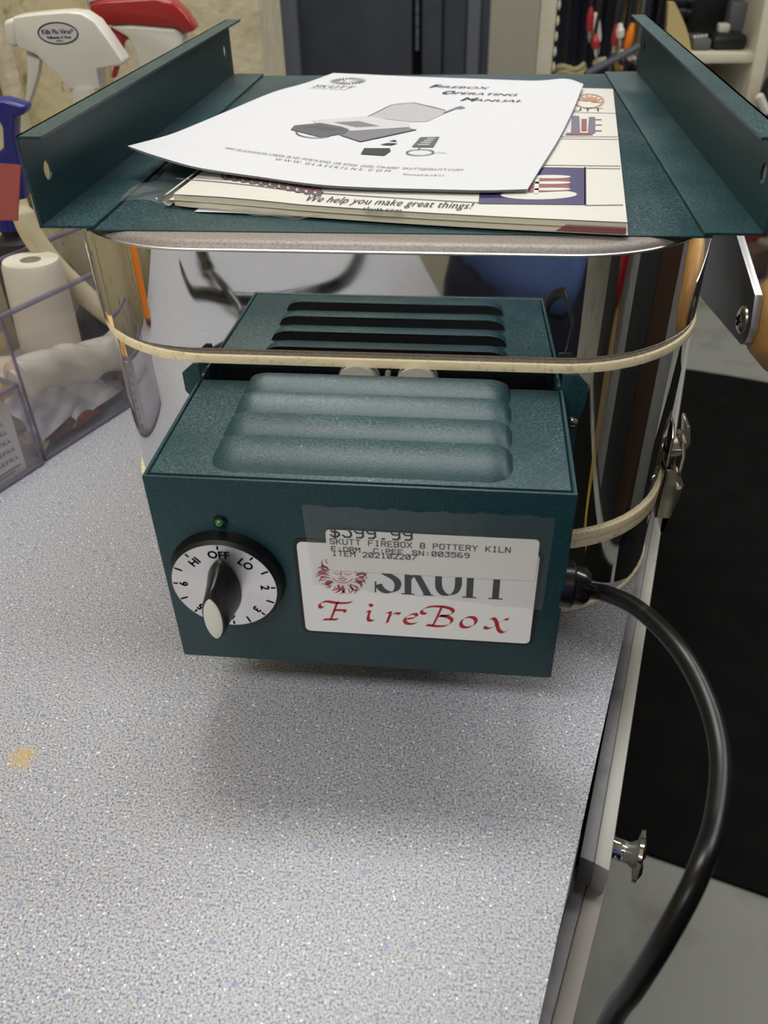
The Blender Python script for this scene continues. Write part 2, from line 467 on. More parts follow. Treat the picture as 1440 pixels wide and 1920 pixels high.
def slab(name, c, d, m, rz=0.0, kind='structure', bevel=0):
    o = MB().box(c, d, rz).build(name, m, None, bevel=bevel, origin=c)
    return tag(o, kind=kind)
slab('floor', (0.6, 1.1, FLOOR_Z - .02), (6.4, 7.6, .04), CONCRETE)
slab('ceiling', (0.6, 1.1, CEIL_Z + .02), (6.4, 7.6, .04), CEILP)
slab('wall_back', (0.6, 4.86, .32), (6.4, .06, 2.5), WALLPAINT)
slab('wall_front', (0.6, -2.66, .32), (6.4, .06, 2.5), WALLPAINT)
slab('wall_right', (3.77, 1.1, .32), (.06, 7.5, 2.5), WALLPAINT)
ANG = math.atan2(U.x, U.y)
# left wall behind the worktop, clad in flecked boards with recessed joints
wl = MB()
a0 = Vector((-.47, .27, 0)) + U * -3.2; a1 = Vector((-.353, .70, 0))
mid = (a0 + a1) / 2 + NL * .05; mid.z = .32
wall_l = tag(MB().box(mid, ((a1 - a0).length, .06, 2.46), math.atan2(U.y, U.x)).build('wall_left', PLASTER, origin=mid), kind='structure')
pw_ = [.150, .150, .150, .32, .6, .6, .6]
pos = 0.0
for k, w in enumerate(pw_):
    c = a1 - U * (pos + w / 2) + NL * .012; c.z = .30
    MB().box(c, (w - .005, .018, 2.40), math.atan2(U.y, U.x)).build('wall_board', TILEMAT, wall_l, bevel=.002, origin=c)
    pos += w
# painted conduit running up the boards
q = on_y(20, 120, .56)
wc = a1 - U * .165 - NL * .006
tag(MB().box((wc.x, wc.y, .30), (.016, .012, 2.4), math.atan2(U.y, U.x)).build('trim_1', PLASTER, bevel=.002), kind='structure')
# partition stub with a rough plaster end
px0, px1 = a1.x - .06, -.188
slab('wall_partition', ((px0 + px1) / 2, .7525, .32), (px1 - px0, .105, 2.46), PLASTER)
slab('wall_outer', (-2.57, 1.1, .32), (.06, 7.5, 2.5), WALLPAINT)

# grey door in its frame at the far wall
DY = 4.2
def dX(x): return on_y(x, 60, DY).x
slab('wall_back_jog', ((dX(918) + dX(1100)) / 2, DY + .05, .32), (dX(1100) - dX(918), .10, 2.46), WALLPAINT)
slab('wall_back_side', ((dX(524) - 2.0) / 2 - .35, DY + .05, .32), (2.0 + .7 + dX(524) - .0, .10, 2.46), WALLPAINT)
dz0, dz1 = FLOOR_Z + .0, 1.2
door = MB().box(((dX(563) + dX(772)) / 2, DY + .03, (dz0 + dz1) / 2 + .01), (dX(772) - dX(563), .045, dz1 - dz0 - .02)).build('door_1', DOORM, None, bevel=.003, origin=(dX(660), DY + .03, dz0))
tag(door, kind='structure')
MB().box(((dX(528) + dX(562)) / 2, DY + .01, (dz0 + dz1) / 2), (dX(562) - dX(528), .12, dz1 - dz0)).build('door_frame', FRAMEM, door, bevel=.004)
MB().box(((dX(792) + dX(830)) / 2, DY + .01, (dz0 + dz1) / 2), (dX(829) - dX(793), .12, dz1 - dz0)).build('door_frame', DOORM, door, bevel=.004)
MB().box(((dX(832) + dX(874)) / 2, DY + .03, (dz0 + dz1) / 2), (dX(874) - dX(832), .08, dz1 - dz0)).build('door_frame', DOORM, door, bevel=.004)
MB().box(((dX(876) + dX(900)) / 2, DY + .015, (dz0 + dz1) / 2), (dX(900) - dX(876), .10, dz1 - dz0)).build('door_frame', FRAMEM, door, bevel=.004)
MB().box(((dX(901) + dX(918)) / 2, DY + .035, (dz0 + dz1) / 2), (dX(917) - dX(901), .08, dz1 - dz0)).build('door_frame', DOORM, door, bevel=.004)
MB().box(((dX(772) + dX(792)) / 2, DY + .06, (dz0 + dz1) / 2), (dX(792) - dX(772), .02, dz1 - dz0)).build('door_gap', DARK, door)
zt_ = on_y(783, 95, DY).z
for k in range(5):
    MB().cyl(((dX(775) + dX(790)) / 2, DY - .005, zt_ + .05 * k + .002), ((dX(775) + dX(790)) / 2, DY - .005, zt_ + .05 * k + .047), .0085, 14).build('hinge_knuckle', FRAMEM, door, smooth=True)

# ceiling fixtures
LAMPM = emit_mat('lit diffuser', (1.0, .97, .92, 1), 3.0)
for i, (x, y, lx, ly, pw) in enumerate(LAMPS):
    e = empty('ceiling_light', (x, y, CEIL_Z), ['white ceiling light above the kiln', 'white ceiling light above the near end of the worktop', 'white ceiling light over the black floor mat', 'white ceiling light in front of the grey door'][i], 'ceiling light')
    MB().box((x, y, CEIL_Z - .03), (lx, ly, .06)).build('housing', CEILP, e, bevel=.006)
    MB().box((x, y, CEIL_Z - .064), (lx - .04, ly - .04, .006)).build('diffuser', LAMPM, e)

# black rubber floor mat
MATM = mat('black rubber mat', rgb(13, 13, 12), .85, noise=(14, rgb(22, 22, 20), .4, .7), bump=(300, .3, .001), spec=.2)
mat_pts = [on_z(1196, 1598, FLOOR_Z), on_z(1440, 1684, FLOOR_Z)]
dn = (mat_pts[1] - mat_pts[0]).normalized(); df = Vector((-dn.y, dn.x, 0))
mo = mat_pts[0] - dn * .30
far = on_z(1300, 706, FLOOR_Z); LN = (far - mo).dot(df)
def matp(u, v):
    w = u * 1.35; l = v * LN
    wob = .03 * math.sin(u * 5.0 + .6) * v
    return mo + dn * w + df * (l + wob) + Vector((0, 0, .009))
g = MB().grid(lambda u, v: matp(u, v), 14, 10)
n_ = len(g.v)
rim = [i for i in range(15)] + [15 * j + 14 for j in range(1, 11)] + [150 + i for i in range(13, -1, -1)] + [15 * j for j in range(9, 0, -1)]
g.loft([[g.v[i] for i in rim], [(g.v[i][0], g.v[i][1], FLOOR_Z) for i in rim]])
tag(g.build('floor_mat', MATM, origin=mo), 'black rubber mat lying on the grey concrete floor', 'mat')

# ------------------------------------------------------------------ worktop and cabinet
CTOP = counter_mat()
EDGEM = mat('dark brown laminate edge', rgb(60, 50, 42), .6)
def ring(al0, al1, l0, l1, z):      # notched round the partition stub
    return [ce(al0, l0, z), ce(al1, l0, z), ce(al1, l1 - .155, z), ce(.45, l1 - .155, z), ce(.45, l1, z), ce(al0, l1, z)]
top = MB().loft([ring(-1.0, 1.55, 0, .60, -.0015), ring(-1.0, 1.55, 0, .60, 0)], True, True, True).build('countertop', CTOP, origin=(0, 0, 0))
tag(top, 'grey speckled laminate worktop with a yellow stain under the kiln', 'worktop')
MB().loft([ring(-1.0, 1.55, .0008, .60, -.024), ring(-1.0, 1.55, .0008, .60, -.0016)], True, True, True).build('substrate', EDGEM, top)
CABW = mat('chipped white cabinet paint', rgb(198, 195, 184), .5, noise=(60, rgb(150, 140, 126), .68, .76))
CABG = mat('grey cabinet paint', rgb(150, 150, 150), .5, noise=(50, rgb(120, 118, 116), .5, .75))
cab = empty('cabinet', tuple(ce(0, .3, FLOOR_Z)), 'grey and white base cabinet with drawers under the speckled worktop', 'cabinet')
CABD = mat('dark cabinet body', rgb(30, 29, 28), .7)
def rect(al0, al1, l0, l1, z): return [ce(al0, l0, z), ce(al1, l0, z), ce(al1, l1, z), ce(al0, l1, z)]
MB().loft([rect(-.95, .41, .035, .58, FLOOR_Z), rect(-.95, .41, .035, .58, -.0245)], True, True, True).build('body', CABD, cab)
cab2 = MB().loft([rect(.99, 1.5, .035, .42, FLOOR_Z), rect(.99, 1.5, .035, .42, -.0245)], True, True, True).build('cabinet', CABD, None, bevel=.003, origin=ce(1.2, .2, FLOOR_Z))
tag(cab2, 'dark cabinet under the far end of the worktop, below the white shelf unit', 'cabinet')
# the two drawer fronts that show beyond the edge; tops lie a little under the worktop
ZD = -.040
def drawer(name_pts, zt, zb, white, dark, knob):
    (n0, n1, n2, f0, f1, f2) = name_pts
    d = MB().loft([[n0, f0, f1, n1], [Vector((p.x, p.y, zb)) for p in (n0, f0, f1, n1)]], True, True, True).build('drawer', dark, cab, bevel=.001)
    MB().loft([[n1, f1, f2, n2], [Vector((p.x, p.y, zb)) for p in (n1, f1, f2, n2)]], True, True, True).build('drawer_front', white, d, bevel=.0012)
    if knob is not None:
        base = knob; ax = -NL
        MB().lathe(base, ax, [(.008, -.004), (.0075, .004), (.0055, .008), (.0055, .018), (.008, .021)], 24).build('knob_stem', CHROME, d, smooth=True)
        MB().lathe(base + ax * .020, ax, [(.0085, 0), (.0155, .0015), (.0158, .0035), (.012, .0055), (.004, .006)], 32).build('knob', CHROME, d, smooth=True)
    return d
P_ = lambda x, y, z: on_z(x, y, z)
n0 = P_(1087, 1606, ZD); n1 = P_(1114, 1618, ZD); n2 = P_(1143, 1634, ZD)
f0 = P_(1192, 1065, ZD); f1 = P_(1197, 1065, ZD); f2 = P_(1212, 1040, ZD)
dd = (f0 - n0).normalized()
ext = .9
kn = on_z(1152, 1590, -.095)
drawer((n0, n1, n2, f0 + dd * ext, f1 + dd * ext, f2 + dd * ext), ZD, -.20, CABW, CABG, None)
ZD2 = -.062
m0 = P_(1080, 1622, ZD2); m1 = P_(1105, 1640, ZD2); m2 = P_(1140, 1655, ZD2)
g0 = P_(1000, 1930, ZD2); g1 = P_(1015, 1935, ZD2); g2 = P_(1050, 1925, ZD2)
dd2 = (g0 - m0).normalized()
drawer((g0 + dd2 * .3, g1 + dd2 * .3, g2 + dd2 * .3, m0, m1, m2), ZD2, -.22, mat('shaded taupe drawer paint', rgb(172, 164, 154), .5), CABG, None)  # the lower drawer's shade is put into its paint colour
drw = [o for o in cab.children if o.name.startswith('drawer')][0]
ax = (-NL + Vector((0, 0, 0))).normalized()
kb_ = kn - ax * .004
MB().lathe(kb_, ax, [(.0085, 0), (.0065, .004), (.0062, .012), (.0085, .016)], 24).build('knob_stem', CHROME, drw, smooth=True)
MB().lathe(kb_ + ax * .0155, ax, [(.0085, 0), (.0150, .0012), (.0154, .0032), (.0125, .0052), (.004, .0056)], 36).build('knob', CHROME, drw, smooth=True)

# ------------------------------------------------------------------ the kiln
KA, KR, KY, KX = .1643, .0788, .0930, .0004
kiln = empty('kiln', (KX, KY + KA, 0), 'polished steel table kiln with a green control box, standing on the speckled worktop', 'kiln')
def kring(off, z, dy=0.0, sx=0.0):
    return rrect(KX - sx * .9, KY + dy - off, KA + off + sx, KA + off, KR + off, 16, z)
def kshell(name, prof, m, dy=0.0, sx=0.0, cap0=True, cap1=True, smooth=True):
    return MB().loft([kring(o, z, dy, sx) for o, z in prof], True, cap0, cap1).build(name, m, kiln, smooth=smooth, angle=35)
kshell('base_board', [(-.0015, .0002), (-.0005, .0008), (-.0005, .0036), (-.0015, .004)], CREAM)
kshell('base_shell', [(-.0015, .004), (-.0015, .0505)], STEEL)
kshell('lower_gasket', [(-.002, .0505), (0, .0508), (.0002, .0532), (0, .0556), (-.001, .0559)], CREAM)
kshell('lower_gasket', [(-.001, .0560), (.0002, .0563), (.0004, .0588), (0, .0612), (-.002, .0616)], CREAM)
body = kshell('body_shell', [(-.0020, .0616), (-.0020, .1611)], STEEL)
kshell('upper_gasket', [(-.002, .1611), (0, .1613), (.0002, .1634), (-.0003, .1652), (-.0012, .1657)], CREAM)
kshell('gasket_ledge', [(-.0013, .1655), (-.0020, .1662), (-.012, .1662)], LEDGE)
LDY = .0045
lid = kshell('lid_shell', [(-.0002, .1663), (0, .1665), (0, .2168)], STEEL, LDY, .002)
kshell('lid_rim', [(.0002, .2166), (.0006, .2170), (.0006, .2176), (0, .2180)], ALU, LDY, .002)
kshell('lid_top', [(.0, .2178), (-.0006, .2190), (-.0022, .2204), (-.0046, .2212), (-.02, .2214)], SILVER, LDY, .002)

# ---- control box
BW, BH, BD, BZ = .1796, .1080, .0854, .0486
bx0, bx1, bz1 = -BW / 2, BW / 2, BZ + BH
box = MB()
t = .0016
box.box((0, t / 2, BZ + BH / 2), (BW, t, BH))
box.box((bx0 + t / 2, BD / 2, BZ + BH / 2), (t, BD, BH)); box.box((bx1 - t / 2, BD / 2, BZ + BH / 2), (t, BD, BH))
box.box((0, BD / 2, BZ + t / 2), (BW, BD, t)); box.box((0, BD - t / 2, BZ + BH / 2), (BW, t, BH))
ctrl = MB().loft([[(bx0, 0, BZ), (bx1, 0, BZ), (bx1, BD, BZ), (bx0, BD, BZ)], [(bx0, 0, bz1), (bx1, 0, bz1), (bx1, BD, bz1), (bx0, BD, bz1)],
                  [(bx0 + .0018, .0018, bz1), (bx1 - .0018, .0018, bz1), (bx1 - .0018, BD, bz1), (bx0 + .0018, BD, bz1)],
                  [(bx0 + .0018, .0018, bz1 - .0022), (bx1 - .0018, .0018, bz1 - .0022), (bx1 - .0018, BD, bz1 - .0022), (bx0 + .0018, BD, bz1 - .0022)]], True, True, True).build('control_box', TEAL, kiln, bevel=.0009, origin=(0, BD / 2, BZ))
ctrl['label'] = 'green control box with dial and nameplate'
CZ = bz1 - .0003
MB().box((0, (BD + .003) / 2, CZ - .0006), (BW - .0048, BD - .003, .0014)).build('cover', TEAL, ctrl, bevel=.0005)
rows = [(.0062, .0262), (.0266, .0456), (.0460, .0648), (.0652, .0832)]
LH = .0057
for k, (ya, yb) in enumerate(rows):
    xl, xr = -.0635, .0645
    def lf(u, v, ya=ya, yb=yb):
        x = xl + (xr - xl) * u
        e = min((x - xl), (xr - x)) / .011
        e = math.sqrt(max(0, 1 - (1 - min(e, 1)) ** 2))
        y = ya + (yb - ya) * v
        h = LH * e * math.sin(math.pi / 2 * min(1, v ** 0.85 * 1.04)) if v < .9 else LH * e
        yy = y if v < .999 else y
        # rounded ends pull the front edge in
        pull = (1 - e) * (yb - ya) * .45 * (1 - v)
        return (x, yy + pull, CZ + .0002 + h)
    MB().grid(lf, 72, 14).build('louver', TEAL, ctrl, smooth=True, angle=80)
    rimv = [lf(i / 72, 1.0) for i in range(73)]
    MB().loft([[(p[0], p[1] - .0004, p[2] - .0003) for p in rimv], [(p[0], p[1] - .0004, CZ) for p in rimv]], False).build('louver_slot', DARK, ctrl)
# mounting ears behind the box, bent flanges with chamfered tops
for sx in (-1, 1):
    e0 = .0885
    poly = [(e0, .085), (e0, .1645), (.0960, .1645), (.1012, .1590), (.1010, .1484), (.0985, .1400), (.0985, .085)] if sx > 0 else [(e0, .1440), (e0, .1645), (.0915, .1645), (.0979, .1590), (.0979, .1490), (.0945, .1440)]
    mpf = lambda u, v, w, sx=sx: (sx * u, .0860 + w, v)
    b = MB().prism(poly, mpf, .0014)
    b.box((sx * (e0 - .0008), .0925, .122), (.0016, .013, .072))
    ear = b.build('mounting_ear', TEAL, ctrl, bevel=.0004)
    if sx < 0: continue
    MB().lathe((sx * .0958, .0860, .1388), (0, -1, 0), [(.0027, 0), (.0026, .0008), (.0019, .0016), (.0006, .0019)], 18).build('screw', CHROME, ear, smooth=True)
    MB().box((sx * .0958, .0839, .1388), (.0028, .0008, .0006)).box((sx * .0958, .0839, .1388), (.0006, .0008, .0028)).build('screw_slot', DARK, ear)
MB().box((0, BD + .0006, .105), (BW - .012, .001, .096)).build('back_plate', DARK, ctrl)
# porcelain lead-through tubes and stud between box and kiln
for x in (-.0105, .0190):
    ins_ = MB().lathe((x, BD - .002, .1525), (0, 1, 0), [(.0046, 0), (.0046, .012), (.0058, .0125), (.0058, .020)], 20).build('insulator', PORC, ctrl, smooth=True)
    MB().lathe((x, .0905, .1525), (0, 1, 0), [(.0105, 0), (.0105, .0040)], 28).build('insulator_washer', PORC, ins_, smooth=True, angle=30)
st = []
for k in range(40): st.append((.0012 if k % 2 else .00155, k * .00035))
MB().lathe((.0035, BD - .002, .1530), (0, 1, 0), st, 12).build('threaded_stud', ALU, ctrl)

FY = 0.0
def front(d):
    return lambda u, v: (u, FY - d, v)
def fprism(poly, y0, d): return MB().prism(poly, lambda u, v, w: (u, FY - y0 - w, v), d)
def rpoly(x0, z0, x1, z1, r, n=5):
    out = []
    for cx, cz, t0 in ((x1 - r, z1 - r, 0), (x0 + r, z1 - r, 90), (x0 + r, z0 + r, 180), (x1 - r, z0 + r, 270)):
        for k in range(n + 1):
            a = R(t0 + 90 * k / n); out.append((cx + r * math.cos(a), cz + r * math.sin(a)))
    return out
def bil(c, inset=0):
    """quad corners tl,tr,br,bl -> mapping of unit square onto the face"""
    tl, tr, br, bl = [Vector(p) for p in c]
    def f(u, v):
        a = bl.lerp(br, u); b = tl.lerp(tr, u); q = a.lerp(b, v); return (q.x, q.y)
    return f
# nameplate
NP = (-.0270, .0715, .0782, .1262)
MB().prism(rpoly(NP[0] - .0012, NP[1] - .0012, NP[2] + .0012, NP[3] + .0012, .0035), lambda u, v, w: (u, -w, v), .0004).build('nameplate_border', BLACK, ctrl)
npl = fprism(rpoly(NP[0] + .0006, NP[1] + .0006, NP[2] - .0006, NP[3] - .0006, .0025), .0004, .0005).build('nameplate', PLATEWHITE, ctrl)
# --- lion head emblem
ink = Ink()
lc = (-.0072, .1082); lr = .0118
rnd = random.Random(3)
for k in range(34):
    a = 2 * math.pi * k / 34 + rnd.uniform(-.05, .05); r0 = lr * .50; r1 = lr * rnd.uniform(.90, 1.06)
    cu = rnd.choice((-1, 1)) * rnd.uniform(.10, .24)
    pts = []
    for i in range(8):
        q = i / 7; aa = a + cu * math.sin(q * math.pi * 1.15); rr = r0 + (r1 - r0) * q
        pts.append((lc[0] + rr * math.cos(aa), lc[1] + rr * math.sin(aa)))
    ink.seg(pts, .00085, True)
for k in range(26):
    a = 2 * math.pi * (k + .5) / 26; r0 = lr * .66; r1 = lr * .97
    pts = [(lc[0] + (r0 + (r1 - r0) * i / 4) * math.cos(a + .05 * math.sin(i)), lc[1] + (r0 + (r1 - r0) * i / 4) * math.sin(a + .05 * math.sin(i))) for i in range(5)]
    ink.seg(pts, .0005, True)
S_ = lr
ink.seg([(lc[0] - .34 * S_, lc[1] + .10 * S_), (lc[0] - .2 * S_, lc[1] + .02 * S_), (lc[0] - .06 * S_, lc[1] + .08 * S_)], .0004)
ink.seg([(lc[0] + .34 * S_, lc[1] + .10 * S_), (lc[0] + .2 * S_, lc[1] + .02 * S_), (lc[0] + .06 * S_, lc[1] + .08 * S_)], .0004)
ink.seg([(lc[0] - .03 * S_, lc[1] + .2 * S_), (lc[0] - .07 * S_, lc[1] - .08 * S_), (lc[0] + .07 * S_, lc[1] - .10 * S_)], .0004)
ink.seg([(lc[0] - .17 * S_, lc[1] - .20 * S_), (lc[0], lc[1] - .16 * S_), (lc[0] + .17 * S_, lc[1] - .20 * S_)], .0005)
ink.seg([(lc[0] - .12 * S_, lc[1] - .26 * S_), (lc[0], lc[1] - .31 * S_), (lc[0] + .12 * S_, lc[1] - .26 * S_)], .0005)
ink.seg([(lc[0] + .40 * S_ * math.cos(R(200 + 14 * i)), lc[1] + .40 * S_ * math.sin(R(200 + 14 * i))) for i in range(11)], .0004)
ink.build('emblem_print', front(.00098), REDINK, npl)
# --- SKUTT in serif capitals (nib strokes with serifs)
ink = Ink()
sz0, sh = .0987, .0215                                  # baseline, cap height
def glyph_S(x, w):
    h = sh
    up_ = bez((x + .88 * w, sz0 + .80 * h), (x + .80 * w, sz0 + 1.0 * h), (x + .12 * w, sz0 + 1.06 * h), (x + .13 * w, sz0 + .74 * h),
              (x + .14 * w, sz0 + .50 * h), (x + .90 * w, sz0 + .52 * h), (x + .90 * w, sz0 + .26 * h),
              (x + .90 * w, sz0 - .06 * h), (x + .20 * w, sz0 - .04 * h), (x + .08 * w, sz0 + .24 * h), n=12)
    ink.nib(up_, .0030, .0012)
    ink.poly([(x - .10 * w, sz0 + .01 * h), (x - .03 * w, sz0 + .01 * h), (x + .0 * w, sz0 + .32 * h), (x - .07 * w, sz0 + .32 * h)])
    ink.poly([(x + .84 * w, sz0 + .72 * h), (x + .94 * w, sz0 + .72 * h), (x + .94 * w, sz0 + h), (x + .86 * w, sz0 + h)])
def stem(x, w, z0, z1, serif=.0016, top=True, bot=True):
    ink.poly([(x, z0), (x + w, z0), (x + w, z1), (x, z1)])
    th = .0007
    if bot: ink.poly([(x - serif, z0), (x + w + serif, z0), (x + w + serif * .8, z0 + th), (x - serif * .8, z0 + th)])
    if top: ink.poly([(x - serif, z1 - th), (x + w + serif, z1 - th), (x + w + serif, z1), (x - serif, z1)])
glyph_S(.0079, .0106)
kx = .0204
stem(kx, .0030, sz0, sz0 + sh)
ink.seg([(kx + .003, sz0 + .45 * sh), (kx + .0086, sz0 + sh)], .0010)
ink.poly([(kx + .0040, sz0 + .52 * sh), (kx + .0064, sz0 + .62 * sh), (kx + .0122, sz0), (kx + .0088, sz0)])
ink.poly([(kx + .0078, sz0), (kx + .0130, sz0), (kx + .0126, sz0 + .0007), (kx + .0082, sz0 + .0007)])
ink.poly([(kx + .0070, sz0 + sh - .0007), (kx + .0112, sz0 + sh - .0007), (kx + .0112, sz0 + sh), (kx + .0070, sz0 + sh)])
ux = .0338
ink.poly([(ux, sz0 + .34 * sh), (ux + .0030, sz0 + .34 * sh), (ux + .0030, sz0 + sh), (ux, sz0 + sh)])
ink.nib(bez((ux + .0015, sz0 + .36 * sh), (ux + .0015, sz0 - .07 * sh), (ux + .0102, sz0 - .07 * sh), (ux + .0102, sz0 + .36 * sh), n=16), .0030, .0008)
ink.poly([(ux + .0087, sz0 + .32 * sh), (ux + .0117, sz0 + .32 * sh), (ux + .0117, sz0 + sh), (ux + .0087, sz0 + sh)])
for q in (ux, ux + .0087): ink.poly([(q - .0016, sz0 + sh - .0007), (q + .0046, sz0 + sh - .0007), (q + .0046, sz0 + sh), (q - .0016, sz0 + sh)])
for tx in (.0476, .0590):
    stem(tx, .0030, sz0, sz0 + sh, .0018, False, True)
    ink.poly([(tx - .0045, sz0 + sh - .0012), (tx + .0075, sz0 + sh - .0012), (tx + .0075, sz0 + sh), (tx - .0045, sz0 + sh)])
ink.build('maker_print', front(.00098), NAVYINK, npl)
# --- FireBox in red chancery italic
ink = Ink()
NX, NY = .0015, .0014
def G(pts): ink.nib(pts, NX, NY)
b0 = .0803; xh = .0068; ch = .0118
def off(x, pts): return [(x + a, b0 + c) for a, c in pts]
def B(x, *p): return bez(*[(x + a, b0 + c) for a, c in p])
x = -.0165   # F
G(B(x, (.0062, ch), (.0040, .008), (.0040, .003), (.0022, 0), n=8) if False else bez((x + .0062, b0 + ch - .0004), (x + .0050, b0 + .008), (x + .0040, b0 + .004), (x + .0024, b0), n=8))
G(bez((x - .0022, b0 + .0080), (x - .0028, b0 + .0105), (x + .0005, b0 + ch), (x + .0030, b0 + ch - .0006), (x + .0060, b0 + ch - .0014), (x + .0095, b0 + ch - .0012), (x + .0128, b0 + ch), n=10))
G(bez((x - .0022, b0 + .0080), (x - .0016, b0 + .0066), (x - .0004, b0 + .0072), (x - .0004, b0 + .0080), n=6))
G([(x + .0046, b0 + .0062), (x + .0092, b0 + .0064)]); G([(x + .0092, b0 + .0064), (x + .0096, b0 + .0052)])
G([(x - .0010, b0 - .0002), (x + .0056, b0 + .0002)])
x = .0020    # i
G(bez((x, b0 + xh - .0012), (x + .0012, b0 + xh), (x + .0026, b0 + xh + .0006), (x + .0022, b0 + xh - .001), (x + .0012, b0 + .003), (x + .0006, b0 - .0004), (x + .0040, b0 + .0010), n=8))
ink.poly([(x + .0030 + .0011 * math.cos(a), b0 + .0105 + .0011 * math.sin(a)) for a in [k * math.pi / 5 for k in range(10)]])
x = .0112    # r
G(bez((x, b0 + xh - .0014), (x + .0014, b0 + xh), (x + .0030, b0 + xh + .0006), (x + .0026, b0 + xh - .001), (x + .0020, b0 + .004), (x + .0014, b0 + .002), (x + .0010, b0), n=8))
G(bez((x + .0016, b0 + .0030), (x + .0034, b0 + .0062), (x + .0052, b0 + xh + .0004), (x + .0070, b0 + xh - .0008), n=8))
x = .0196    # e
G(bez((x + .0016, b0 + .0032), (x + .0040, b0 + .0036), (x + .0068, b0 + .0046), (x + .0062, b0 + .0062), (x + .0052, b0 + .0078), (x + .0004, b0 + .0050), (x + .0006, b0 + .0022), (x + .0010, b0 - .0008), (x + .0048, b0 - .0002), (x + .0068, b0 + .0016), n=10))
x = .0312    # B
G(bez((x + .0058, b0 + ch), (x + .0046, b0 + .008), (x + .0036, b0 + .004), (x + .0020, b0), n=8))
G(bez((x - .0010, b0 + .0072), (x - .0044, b0 + .0064), (x - .0046, b0 + .0108), (x + .0020, b0 + ch + .0002), (x + .0060, b0 + ch + .0008), (x + .0118, b0 + ch), (x + .0110, b0 + .0090), (x + .0102, b0 + .0068), (x + .0072, b0 + .0064), (x + .0050, b0 + .0064), n=10))
G(bez((x + .0050, b0 + .0064), (x + .0100, b0 + .0066), (x + .0118, b0 + .0044), (x + .0098, b0 + .0018), (x + .0076, b0 - .0010), (x + .0030, b0 - .0004), (x - .0008, b0 + .0002), n=10))
x = .0455    # o
G(bez((x + .0046, b0 + xh), (x - .0004, b0 + xh - .0004), (x - .0010, b0 - .0006), (x + .0030, b0), (x + .0078, b0 + .0004), (x + .0086, b0 + xh - .0002), (x + .0046, b0 + xh), n=12))
x = .0576    # x
G(bez((x + .0008, b0 + xh - .0010), (x + .0040, b0 + xh + .0022), (x + .0044, b0 + .0030), (x + .0052, b0 + .0006), (x + .0058, b0 - .0016), (x + .0080, b0 - .0030), (x + .0094, b0 - .0004), n=10))
G(bez((x + .0092, b0 + xh - .0006), (x + .0082, b0 + xh + .0012), (x + .0060, b0 + .0050), (x + .0040, b0 + .0026), (x + .0020, b0 - .0006), (x - .0010, b0 - .0004), (x - .0008, b0 + .0014), n=10))
ink.build('model_print', front(.00098), REDINK, npl)

